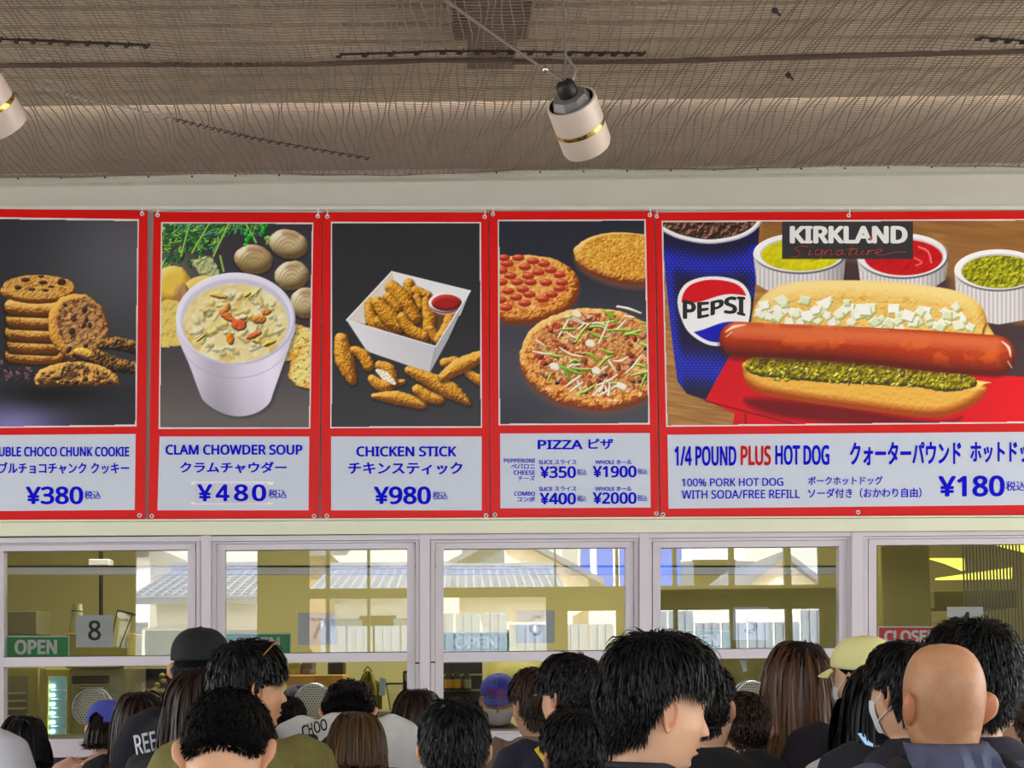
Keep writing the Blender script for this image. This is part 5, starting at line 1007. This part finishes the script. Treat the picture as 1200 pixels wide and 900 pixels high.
def cloth(name, infl, long_sleeve, seed, hem=.80, top=1.434, wide=1.0, rib=None):
    key = (infl, long_sleeve, seed, hem, top, wide, rib); az = np.linspace(0, 2 * PI, 36, endpoint=False); mb = MB(); zz = np.concatenate([[top + .004], np.linspace(top, 1.30, 12), np.linspace(1.27, hem, 12)])
    for i, z in enumerate(zz):
        # front neckline a little lower than the nape
        zc = np.full(36, z); x, y = sect(np.maximum(zc, .82), az, infl * (1 + .6 * smooth(1.3 - zc, 0, .4))); 
        if i == 0: x, y = x * .8, y * .8
        dip = -.030 * np.clip(np.cos(az), 0, 1) * smooth(zc, 1.34, 1.43)
        mb.v += [(a * wide, b, z + c) for a, b, c in zip(x, y, dip)]
    n = len(zz)
    for i in range(n - 1):
        for k in range(36): mb.f.append((i * 36 + k, i * 36 + (k + 1) % 36, (i + 1) * 36 + (k + 1) % 36, (i + 1) * 36 + k))
    mb.f.append(tuple(reversed(range(36)))); mb.f.append(tuple((n - 1) * 36 + k for k in range(36)))
    g = infl
    for s in (-1, 1):
        if long_sleeve: pts, r = [(s * .10, 0, 1.37), (s * .150, 0, 1.380), (s * .185, -.002, 1.355), (s * .206, -.004, 1.30), (s * .220, -.012, 1.18), (s * .230, -.018, 1.08), (s * .233, .0, 1.0), (s * .237, .04, .87), (s * .237, .05, .84)], [.04, .046 + g * .5, .053 + g, .055 + g, .050 + g, .046 + g, .045 + g, .034 + g, .033 + g]
        else: pts, r = [(s * .10, 0, 1.37), (s * .150, 0, 1.380), (s * .185, -.002, 1.355), (s * .208, -.004, 1.29), (s * .224, -.010, 1.18), (s * .230, -.012, 1.14)], [.04, .046 + g * .5, .054 + g, .058 + g, .060 + g, .062 + g]
        mb.tube(pts, r, 14)
    o = link('tmp', mesh_from('tmp', mb.v, mb.f)); bm = bmesh.new(); bm.from_mesh(o.data); bmesh.ops.recalc_face_normals(bm, faces=bm.faces); bm.to_mesh(o.data); bm.free()
    rm = o.modifiers.new('r', 'REMESH'); rm.mode = 'VOXEL'; rm.voxel_size = .0125; sm = o.modifiers.new('s', 'SMOOTH'); sm.iterations = 6; sm.factor = .6
    dg = bpy.context.evaluated_depsgraph_get(); dg.update(); me = bpy.data.meshes.new_from_object(o.evaluated_get(dg)); dm = o.data; bpy.data.objects.remove(o); bpy.data.meshes.remove(dm)
    n = len(me.vertices); co = np.zeros(n * 3); me.vertices.foreach_get('co', co); co = co.reshape(-1, 3); no = np.zeros(n * 3); me.vertices.foreach_get('normal', no); no = no.reshape(-1, 3)
    f = fbm(co[:, 0] * 7 + seed * 3 + co[:, 2] * 2, co[:, 2] * 5 + co[:, 1] * 6 - co[:, 0] * 3, seed, 3) - .5; g2 = np.abs(fbm(co[:, 0] * 5 + co[:, 2] * 6 + seed, co[:, 2] * 3 - co[:, 0] * 5, seed + 5, 2) - .5)
    amt = smooth(1.40 - co[:, 2], 0, .12); co = co + no * ((f * .022 - g2 * .020 + .004) * amt)[:, None]
    me.vertices.foreach_set('co', co.ravel()); me.polygons.foreach_set('use_smooth', [True] * len(me.polygons)); me.name = name; return me
CL = {}
def cloth_cached(*a):
    if a not in CL: CL[a] = cloth(*a)
    return CL[a].copy() if False else CL[a]
def hairmat(name, rgb, tip=None, rough=.36):
    if name in MATS: return MATS[name]
    m = bpy.data.materials.new(name); m.use_nodes = True; n = m.node_tree.nodes; l = m.node_tree.links; b = n['Principled BSDF']; b.inputs['Roughness'].default_value = rough; b.inputs['Specular IOR Level'].default_value = .28
    a = n.new('ShaderNodeAttribute'); a.attribute_name = 'tone'; t = n.new('ShaderNodeAttribute'); t.attribute_name = 'tip'; mx = n.new('ShaderNodeMixRGB'); mx.inputs[1].default_value = (*lin(rgb), 1); mx.inputs[2].default_value = (*lin(tip or rgb), 1); l.new(t.outputs['Fac'], mx.inputs[0])
    s = n.new('ShaderNodeVectorMath'); s.operation = 'SCALE'; l.new(mx.outputs[0], s.inputs[0]); l.new(a.outputs['Fac'], s.inputs['Scale']); l.new(s.outputs[0], b.inputs['Base Color']); MATS[name] = m; return m
HB = hairmat('black_hair', (10, 9, 10), rough=.45); HS = mat('black_scalp_hair', (7, 6, 7), .85, spec=.15, var=.2, scale=30, bump=.4, bscale=90, stretch=(1, 1, .2)); HBR = hairmat('brown_hair', (42, 28, 22), (58, 38, 28)); HBS = mat('brown_scalp_hair', (24, 16, 12), .85, spec=.15, var=.2, scale=30, bump=.4, bscale=90, stretch=(1, 1, .2))
HRD = hairmat('auburn_hair', (66, 38, 24), (122, 84, 52)); HLB = hairmat('warm_brown_hair', (76, 54, 34), (96, 70, 44))
SK = mat('skin', (222, 172, 136), .5, var=.05, scale=25, bump=.06, bscale=260, attr='tint'); SK2 = mat('tanned_skin', (206, 150, 110), .45, var=.13, scale=34, bump=.08, bscale=260, attr='tint')
M_eye = mat('eye_white', (232, 226, 220), .2); M_iris = mat('eye_iris', (36, 24, 18), .15); M_trs = mat('dark_trousers', (40, 42, 52), .85, var=.1); M_shoe = mat('dark_shoe', (50, 46, 44), .5)
SHB = {}
def shared_body(N, yaw, pitch, roll, stub=False, sink=0.0):
    k = (sink, stub, N, round(yaw, 2), round(pitch, 2), round(roll, 2))
    if k not in SHB: SHB[k] = body_mesh(N, yaw, pitch, roll, stub, sink)
    return SHB[k]
TRS = None
def person(label, px, topy, ppm, facing=0, yaw=0, pitch=0, roll=0, style='short', hm=None, hs=None, shirt=(40, 42, 50), long_sleeve=False, seed=1, infl=.012, skin=None, N=64, cap=None, mask=False, strap=None, group='people queueing at the windows', child=False, collar=None, eyes=False, wide=1.0, part=False, floor_z=0.0, hscale=1.0, sname='shirt', rib=False, sink=0.0):
    d = F / ppm; Y = CAMY + d; hair_t = STY[style]['t'] if style else .002; r = ray(px, topy); top = W(px, topy, Y); H = top.z - floor_z
    pr0 = math.radians(pitch); s = H / (HZ - sink - .13 * (1 - math.cos(pr0)) + math.hypot(.1215 * math.cos(pr0), .10 * math.sin(pr0)) + hair_t * .8); e = empty('person', (top.x, Y, floor_z), -math.radians(facing), label=label, cat='person', group=group)
    yaw, pitch, roll = math.radians(yaw), math.radians(-pitch), math.radians(roll); e.scale = (s, s, s)
    bd = link('body', shared_body(N, yaw, pitch, roll, style is None, sink), None, e); 
    if not bd.data.materials: bd.data.materials.append(SK)
    bd.material_slots[0].link = 'OBJECT'; bd.material_slots[0].material = skin or SK
    hp = lambda A: turn(np.array(A, float).reshape(-1, 3) if not isinstance(A, np.ndarray) else A, yaw, pitch, roll, sink)
    def hbuild(mb, name, m, parent=e, sm=True):
        mb.v = [tuple(v) for v in hp(np.array(mb.v))]; return mb.build(name, m, parent, sm)
    if style:
        mb, V, q, tone, tip = hair_pair(style, seed, (.075 if cap[1] else .035) if cap else None, part); ho = hbuild(mb, 'hair', hs or HS); me = fast_mesh('hair_strands', hp(V), q)
        a = me.attributes.new('tone', 'FLOAT', 'POINT'); a.data.foreach_set('value', tone); a = me.attributes.new('tip', 'FLOAT', 'POINT'); a.data.foreach_set('value', tip)
        tag(link('hair_strands', me, hm or HB, ho), kind='stuff')
    # clothing
    global TRS
    me = cloth_cached('shirt', infl, long_sleeve, seed % 5, .80, 1.434, wide); so = link(sname, me, None, e)
    if not me.materials: me.materials.append(M_trs)
    so.material_slots[0].link = 'OBJECT'; c = tuple(int(v * (.78 if max(shirt) < 75 else 1)) for v in shirt)
    so.material_slots[0].material = mat('cloth_%d_%d_%d%s' % (*c, '_rib' if rib else ''), c, .85, var=.06, scale=12, bump=.25, bscale=180, ribs=70 if rib else 0)
    if collar is not None:
        az = np.linspace(0, 2 * PI, 30); pts = []
        for a_ in az:
            z = 1.438 - .030 * max(0, math.cos(a_)); x, y = sect(np.array([1.436]), np.array([a_]), .014); pts.append((float(x[0]), float(y[0]), z))
        V = turn(np.array(pts), yaw, pitch, roll) * .35 + np.array(pts) * .65; MB().tube([tuple(v) for v in V], .0075, 7).build('collar', mat('collar_%d_%d_%d' % collar, collar, .8, bump=.1), so, True)
    if TRS is None:
        mb = MB(); az = np.linspace(0, 2 * PI, 24, endpoint=False)
        for z in (.98, .90, .84, .79, .77):
            x, y = sect(np.full(24, max(z, .80)), az, .008); k = 1 if z > .78 else .5; mb.v += [(a * k, b * k, z) for a, b in zip(x, y)]
        for i in range(4):
            for k in range(24): mb.f.append((i * 24 + k, i * 24 + (k + 1) % 24, i * 24 + 24 + (k + 1) % 24, i * 24 + 24 + k))
        for s_ in (-1, 1): mb.tube([(s_ * .088, 0, .88), (s_ * .094, 0, .76), (s_ * .10, .006, .58), (s_ * .10, .008, .46), (s_ * .10, -.01, .30), (s_ * .10, -.015, .11)], [.09, .098, .084, .070, .066, .060], 14)
        TRS = mesh_from('trousers', mb.v, mb.f, True); TRS.materials.append(M_trs)
    link('trousers', TRS, None, e)
    for s_ in (-1, 1): MB().tube([(s_ * .10, -.078, .045), (s_ * .10, -.04, .050), (s_ * .10, .02, .055), (s_ * .10, .09, .042), (s_ * .10, .16, .032), (s_ * .10, .175, .030)], [.030, .044, .050, .048, .034, .015], 12).build('shoe', M_shoe, e, True)
    if eyes:
        for s_ in (-1, 1):
            c = Vector((s_ * .031, .068, HZ + .001)); hbuild(MB().sphere(c, .0115, 14, 10), 'eye', M_eye); hbuild(MB().sphere(c + Vector((s_ * .001, .0058, 0)), .0066, 10, 8), 'iris', M_iris, bpy.data.objects[[o.name for o in e.children if o.name.startswith('eye')][-1]])
            hbuild(MB().tube([(s_ * .014, .090, HZ + .021), (s_ * .028, .091, HZ + .026), (s_ * .046, .082, HZ + .022)], [.003, .0036, .0018], 6, flat=.6), 'eyebrow', HS)
    if cap:
        cc, rear = cap; m = mat('cap_%d_%d_%d' % cc, cc, .8, var=.06, bump=.3, bscale=160); N_ = 48; mb = MB(); rows = []; t = .014
        for i in range(15):
            u = i / 14; row = []
            for j in range(N_ + 1):
                a_ = 2 * PI * j / N_; zl = .040 - .022 * (1 - math.cos(a_)) / 2; z = .1215 + (zl - .1215) * u ** 1.3; c_ = max(0, 1 - (z / .1216) ** 2.8) ** .357; bx = .004 * math.sin(u * PI) ; gore = 1 - .012 * abs(math.cos(3 * a_)) ** 12
                row.append(((.0815 + t + bx) * c_ * math.sin(a_) * gore, ((.097 + t + bx) * c_ * math.cos(a_)) * gore - .005, HZ + z * (1 + .09 * (1 - u)) + .004))
            rows.append(row)
        b0 = 0; mb.grid(rows)
        if rear: # opening above the strap at the back
            keep = []
            for f in mb.f:
                cx = sum(mb.v[i][0] for i in f) / 4; cy = sum(mb.v[i][1] for i in f) / 4; cz_ = sum(mb.v[i][2] for i in f) / 4 - HZ
                if cy < -.06 and (cx / .036) ** 2 + ((cz_ - .026) / .042) ** 2 < 1 and cz_ > .022: continue
                keep.append(f)
            mb.f = keep
        cp = hbuild(mb, 'cap_crown', m); md = cp.modifiers.new('thick', 'SOLIDIFY'); md.thickness = .003
        vis = []
        for i in range(6):
            v = i / 5; row = []
            for j in range(13):
                a_ = math.radians(-58 + 116 * j / 12); x = (.090) * math.sin(a_); y = .104 * math.cos(a_) - .002 + v * .070 * max(0, math.cos(a_ * 1.3)) ** .6; row.append((x * (1 - .06 * v), y, HZ + .040 - .018 * v - .012 * (math.sin(a_) ** 2) - .008 * v * v))
            vis.append(row)
        vo = hbuild(MB().grid(vis), 'visor', m); md = vo.modifiers.new('thick', 'SOLIDIFY'); md.thickness = .004
        hbuild(MB().sphere((0, -.004, HZ + .1215 * 1.09 + .004), .007, 8, 6, (1, 1, .5)), 'cap_button', m, cp)
    if mask:
        mm = mat('mask_white', (236, 238, 240), .7, bump=.1); rows = []
        for i in range(9):
            v = i / 8; z = HZ - .022 - .088 * v; row = []
            for j in range(17):
                a_ = math.radians(-66 + 132 * j / 16); x, y = sect(np.array([z]), np.array([a_]), .006); y = float(y[0]) + .026 * math.cos(a_) ** 6 * math.sin(min(1, v * 1.3 + .25) * PI * .8) * .7; row.append((float(x[0]), y, z))
            rows.append(row)
        mk = hbuild(MB().grid(rows), 'face_mask', mm)
        for s_ in (-1, 1):
            hbuild(MB().tube([(s_ * .072, .045, HZ - .034), (s_ * .082, .01, HZ - .004), (s_ * .085, -.016, HZ + .022), (s_ * .088, -.036, HZ + .0), (s_ * .084, -.028, HZ - .036), (s_ * .072, .03, HZ - .075)], .0022, 6), 'ear_loop', mm, mk)
    e['_s'] = s
    return e, so, hp, hbuild
PE = {}
def cam_hit(objs, strict=False, lift=.003):
    """returns place(px, py): the point where the pixel's ray meets the given meshes, 2 mm in front"""
    bpy.context.view_layer.update(); trees = []
    for o in objs:
        me = o.data; mw = o.matrix_world; trees.append(BVHTree.FromPolygons([mw @ v.co for v in me.vertices], [tuple(p.vertices) for p in me.polygons]))
    last = [None]
    def place(px, py):
        d = ray(px, py).normalized(); best = None
        for t in trees:
            h = t.ray_cast(CO, d)
            if h[0] is not None and (best is None or h[3] < best): best = h[3]
        if best is None:
            if strict: return None
            best = last[0] or 3.0
        last[0] = best; return CO + d * (best - lift)
    return place
def keep_world(o, parent):
    bpy.context.view_layer.update(); o.parent = parent; o.matrix_parent_inverse = parent.matrix_world.inverted(); return o
def shirt_text(body, x0, x1, yt, yb, so, m, bold=.02, rot=0, italic=0, name='lettering', lift=.003):
    return keep_world(lettering(body, x0, x1, yt, yb, 0, m, None, bold=bold, rot=rot, italic=italic, place=cam_hit([so], False, lift), name=name), so)
def band(so, pts, wd, m, name='strap', th=.004):
    """a flat strap following the shirt along photo points"""
    pl = cam_hit([so], True); q = spline(pts, 6, False) if len(pts) > 2 else np.linspace(pts[0], pts[1], 8); mb = MB(); rows = []
    for i, (x, y) in enumerate(q):
        a = q[max(i - 1, 0)]; b = q[min(i + 1, len(q) - 1)]; t = np.array(b) - np.array(a); t /= np.linalg.norm(t); nx, ny = -t[1], t[0]; rows.append([pl(x - nx * wd / 2, y - ny * wd / 2), pl(x, y), pl(x + nx * wd / 2, y + ny * wd / 2)])
    rows = [r for r in rows if all(v is not None for v in r)]
    if len(rows) < 2: return None
    o = MB().grid(rows).build(name, m, None, True); md = o.modifiers.new('t', 'SOLIDIFY'); md.thickness = th; md.offset = 0; return keep_world(o, so)
M_txtw = mat('shirt_print_white', (226, 226, 232), .7); M_txtb = mat('shirt_print_black', (26, 26, 30), .7); M_strapk = mat('black_webbing', (30, 30, 34), .7, bump=.2); M_yst = mat('yellow_strap', (226, 190, 50), .7); M_cst = mat('cream_strap', (232, 222, 160), .7)
# far row, close to the windows
person('person with long dark bobbed hair at the far left, in front of the fridge', 26, 838, 285, style='bob', seed=3, shirt=(34, 34, 40), pitch=8)
person('person in a pale grey top cut off by the left edge', -45, 768, 330, facing=20, style='short', seed=4, shirt=(204, 204, 212), infl=.03, wide=1.15)
e, so, hp, hb = person('person in a blue cap and pink striped top with a cream strap', 124, 820, 272, yaw=18, style='bowl', hm=HBR, hs=HBS, seed=5, shirt=(232, 176, 158), cap=((70, 76, 170), True), pitch=6)
for k in range(7): band(so, [(88, 884 + k * 5), (140, 876 + k * 5)], .9, mat('pink_stripe', (214, 140, 124), .8), 'stripe', .001)
band(so, [(95, 884), (103, 906)], 5, M_cst)
person('person with long straight very dark hair beside the blue cap', 165, 810, 288, style='long', hm=HBR, hs=HBS, seed=6, shirt=(28, 28, 32))
e, so, hp, hb = person('man in a black baseball cap seen from behind, tallest at the left', 234, 737, 325, yaw=12, style='short', seed=7, shirt=(30, 32, 44), cap=((12, 11, 14), False))
hb(MB().sphere((0, -.108, HZ + .055), .0035, 6, 5), 'gold_dot', M_gold)
person('small child with dark hair bent forward beside the olive shirt', 334, 815, 272, style='short', seed=9, shirt=(36, 36, 60), pitch=25)
e, so, hp, hb = person('man with bowed black hair in a white printed T-shirt with a black strap', 406, 795, 318, pitch=60, sink=.055, style='full', seed=10, shirt=(226, 226, 224), infl=.02, wide=1.0)
shirt_text('CHOO', 353, 384, 846, 860, so, M_txtb, bold=.03, rot=-.32, italic=.2); band(so, [(366, 884), (390, 862), (414, 843)], 8, M_strapk)
pl = cam_hit([so]); 
for (cx, cy, rx, ry) in [(366, 866, 7, 6), (376, 880, 8, 3), (372, 890, 7, 4)]:
    mb = MB(); v = [pl(cx + rx * math.cos(t), cy + ry * math.sin(t)) for t in np.linspace(0, 2 * PI, 16, endpoint=False)]; mb.add(v, [tuple(range(16))]); keep_world(mb.build('printed_patch', M_txtb, None), so)
person('woman with brown shoulder-length hair in a cream top', 489, 808, 302, style='lob', hm=HBR, hs=HBS, seed=12, shirt=(226, 220, 198), yaw=8)
e, so, hp, hb = person('person with an ear ring and short hair in a taupe cable-knit top', 630, 783, 318, style='full', seed=15, hm=HBR, hs=HBS, shirt=(160, 140, 126), long_sleeve=True, infl=.03, yaw=-30, wide=1.05, rib=True)
hb(MB().lathe([(.006, -.001), (.008, 0), (.006, .001)], 10, Matrix.Translation((-.083, -.01, HZ - .05)) @ Matrix.Rotation(PI / 2, 4, 'Y')), 'ear_ring', M_chrome)
e, so, hp, hb = person('man with wavy black hair turned left in a navy top with a yellow strap', 672, 766, 372, style='full', seed=16, yaw=-42, shirt=(36, 38, 66), eyes=True, part=True)
band(so, [(630, 876), (650, 904)], 9, M_yst)
for s_ in (-1, 1): hb(MB().tube([(s_ * .081, -.01, HZ + .006), (s_ * .08, .06, HZ + .008), (s_ * .062, .098, HZ + .006)], .0016, 6), 'glasses_arm', M_chrome)
hb(MB().tube([(-.062, .098, HZ + .006), (-.03, .112, HZ + .008), (0, .118, HZ + .006), (.03, .112, HZ + .008), (.062, .098, HZ + .006)], .002, 6), 'glasses_rim', M_chrome)
person('person with glossy black hair low down, directly left of the big black-haired man', 673, 832, 430, style='full', seed=17, shirt=(30, 30, 36), yaw=-15)
e, so, hp, hb = person('adult in a black top with short dark hair, half hidden behind the profile face', 822, 778, 395, style='short', seed=19, yaw=28, shirt=(26, 27, 34), infl=.02, wide=1.15)
person('long-haired woman in black with brown hair down her back', 934, 751, 342, style='long', hm=HRD, hs=HBS, seed=21, shirt=(30, 30, 40), infl=.018, long_sleeve=True)
e, so, hp, hb = person('man in a pale yellow cap and dark jacket', 1014, 747, 370, style='short', seed=22, shirt=(48, 44, 60), cap=((236, 228, 158), True), yaw=-34, long_sleeve=True, infl=.02, mask=True, wide=1.0, sname='jacket')
person('person at the right edge with dark hair and a white face mask', 1192, 783, 390, style='full', seed=27, hm=HBR, hs=HBS, yaw=-45, mask=True, shirt=(40, 38, 52))
# middle row
e, so, hp, hb = person('person with long dark brown hair and a black top lettered in white', 235, 783, 350, style='long', hm=HBR, hs=HBS, seed=8, shirt=(30, 31, 38), infl=.026, wide=1.25, long_sleeve=True, facing=12)
shirt_text('REE', 157, 184, 859, 882, so, M_txtw, bold=.02, rot=-.22, italic=.1)
e, so, hp, hb = person('man in an olive ribbed shirt with sunglasses pushed up on black hair, turned right', 286, 750, 405, style='full', seed=2, yaw=58, shirt=(146, 136, 70), infl=.016, skin=SK2, N=96, eyes=True, wide=1.1, rib=True)
hb(MB().tube([(.09, .0, HZ + .09), (.085, .03, HZ + .118), (.04, .065, HZ + .130), (-.04, .065, HZ + .130), (-.085, .03, HZ + .118)], .0028, 6), 'sunglasses', M_gold)
e, so, hp, hb = person('child with a glossy brown bob in a lavender top, front of the white T-shirt man', 417, 834, 352, style='bob', hm=HLB, hs=mat('warm_scalp_hair', (60, 42, 26), .6), seed=11, shirt=(212, 196, 222), pitch=14, infl=.010)
band(so, [(436, 896), (446, 880)], 3.5, M_strapk)
person('person with smooth black hair in the bottom centre', 532, 820, 455, style='full', seed=13, shirt=(48, 48, 58))
e, so, hp, hb = person('woman with long black hair in a white top holding a phone', 1034, 778, 402, style='long', seed=23, shirt=(232, 232, 234), yaw=-14, infl=.016, wide=1.1)
person('masked man with tousled black hair just left of the shaved head', 1062, 752, 435, style='full', seed=24, yaw=-32, mask=True, shirt=(44, 46, 62), eyes=True)
person('tall person with thick black hair and a navy jacket behind the shaved head', 1137, 727, 510, style='shaggy', seed=26, shirt=(44, 44, 62), infl=.024, long_sleeve=True, wide=1.1, sname='jacket', hscale=1)
# front row
person('man with cropped black hair and a bare nape in the lower left foreground', 258, 807, 600, style='near', seed=31, pitch=42, shirt=(40, 40, 48), N=80)
e, so, hp, hb = person('big black-haired man in a black T-shirt turned right in profile', 750, 741, 600, facing=22, yaw=52, pitch=10, style='shaggy', seed=18, shirt=(24, 25, 32), N=128, eyes=True, collar=(28, 29, 36), wide=1.18, infl=.018)
e, so, hp, hb = person('shaved-headed man in a grey-blue hooded top with black straps', 1103, 754, 562, style=None, seed=25, yaw=-6, pitch=-3, shirt=(86, 90, 116), skin=SK2, N=96, long_sleeve=True, infl=.026, wide=1.12, mask=False, sname='hooded_top')
# hood lying on the shoulders, and backpack straps
rows = []
for i in range(13):
    v = i / 12; row = []
    for j in range(25):
        a_ = math.radians(70 + 220 * j / 24); z = 1.472 - .13 * v + .02 * math.sin(v * PI); x, y = sect(np.array([max(z, 1.35)]), np.array([a_]), .018); bul = .052 * math.sin(v * PI) ** .8 * (1 + .2 * math.sin(j * 2.1)) * max(0, -math.cos(a_)) + .012 * math.sin(j * .9 + v * 5) * math.sin(v * PI); row.append((float(x[0]) * (1 + .25 * v * abs(math.sin(a_))) + math.sin(a_) * bul * .5, float(y[0]) - bul, z))
    rows.append(row)
o = MB().grid(rows).build('hood', so.material_slots[0].material, so, True); md = o.modifiers.new('t', 'SOLIDIFY'); md.thickness = .008
for s_ in (-1, 1):
    o = MB().tube([(s_ * .115, .10, 1.28), (s_ * .112, .07, 1.385), (s_ * .108, -.0, 1.43), (s_ * .105, -.09, 1.41), (s_ * .10, -.15, 1.30)], [.020, .024, .026, .026, .022], 8, flat=.35).build('backpack_strap', M_strapk, so, True)
# the carried child
e, so, hp, hb = person('small child with short brown hair and a yellow collar, beside the adult in black', 872, 810, 372, yaw=-24, style='child', hm=HBR, hs=HBS, seed=20, shirt=(236, 206, 30), wide=.62, collar=(240, 204, 24), group='people queueing at the windows')
# phone
c = W(1030, 880, -6.6 + F / 402 - .13); o = MB().bbox_bev(-.037, .037, -.004, .004, -.075, .075, .004).build('phone', mat('phone_case', (60, 66, 76), .3), None); o.location = c; o.rotation_euler = (math.radians(-50), 0, math.radians(20)); tag(o, 'pale-screened phone held up in front of the long black hair', 'phone')
MB().box(-.034, .034, -.0048, -.0042, -.07, .07).build('screen', mat('phone_screen', (150, 184, 220), .2, emit=.5), o)
# kitchen worker
e, so, hp, hb = person('kitchen worker in a blue cap and white mask facing out of the middle window', 585, 790, 236, facing=186, pitch=12, style='short', hm=HBR, hs=HBS, seed=14, shirt=(58, 58, 70), cap=((62, 70, 190), False), mask=True, eyes=True, group='kitchen staff')
cp = [o for o in e.children if o.name.startswith('cap_crown')][0]
pl = cam_hit([cp]); keep_world(lettering('COSTCO', 571.5, 590, 808.5, 814, 0, M_redink, None, bold=.03, place=pl, rot=.10), cp); v = [pl(571, 815), pl(590, 816.6), pl(590, 817.8), pl(571, 816.2)]; keep_world(MB().add(v, [(3, 2, 1, 0)]).build('cap_underline', M_txtw, None), cp)
person('kitchen worker in a navy cap leaning down inside window number 7', 349, 803, 232, facing=170, pitch=30, style='short', seed=28, shirt=(60, 60, 96), cap=((50, 50, 100), False), group='kitchen staff')
for o in bpy.data.objects:
    if '_s' in o: del o['_s']
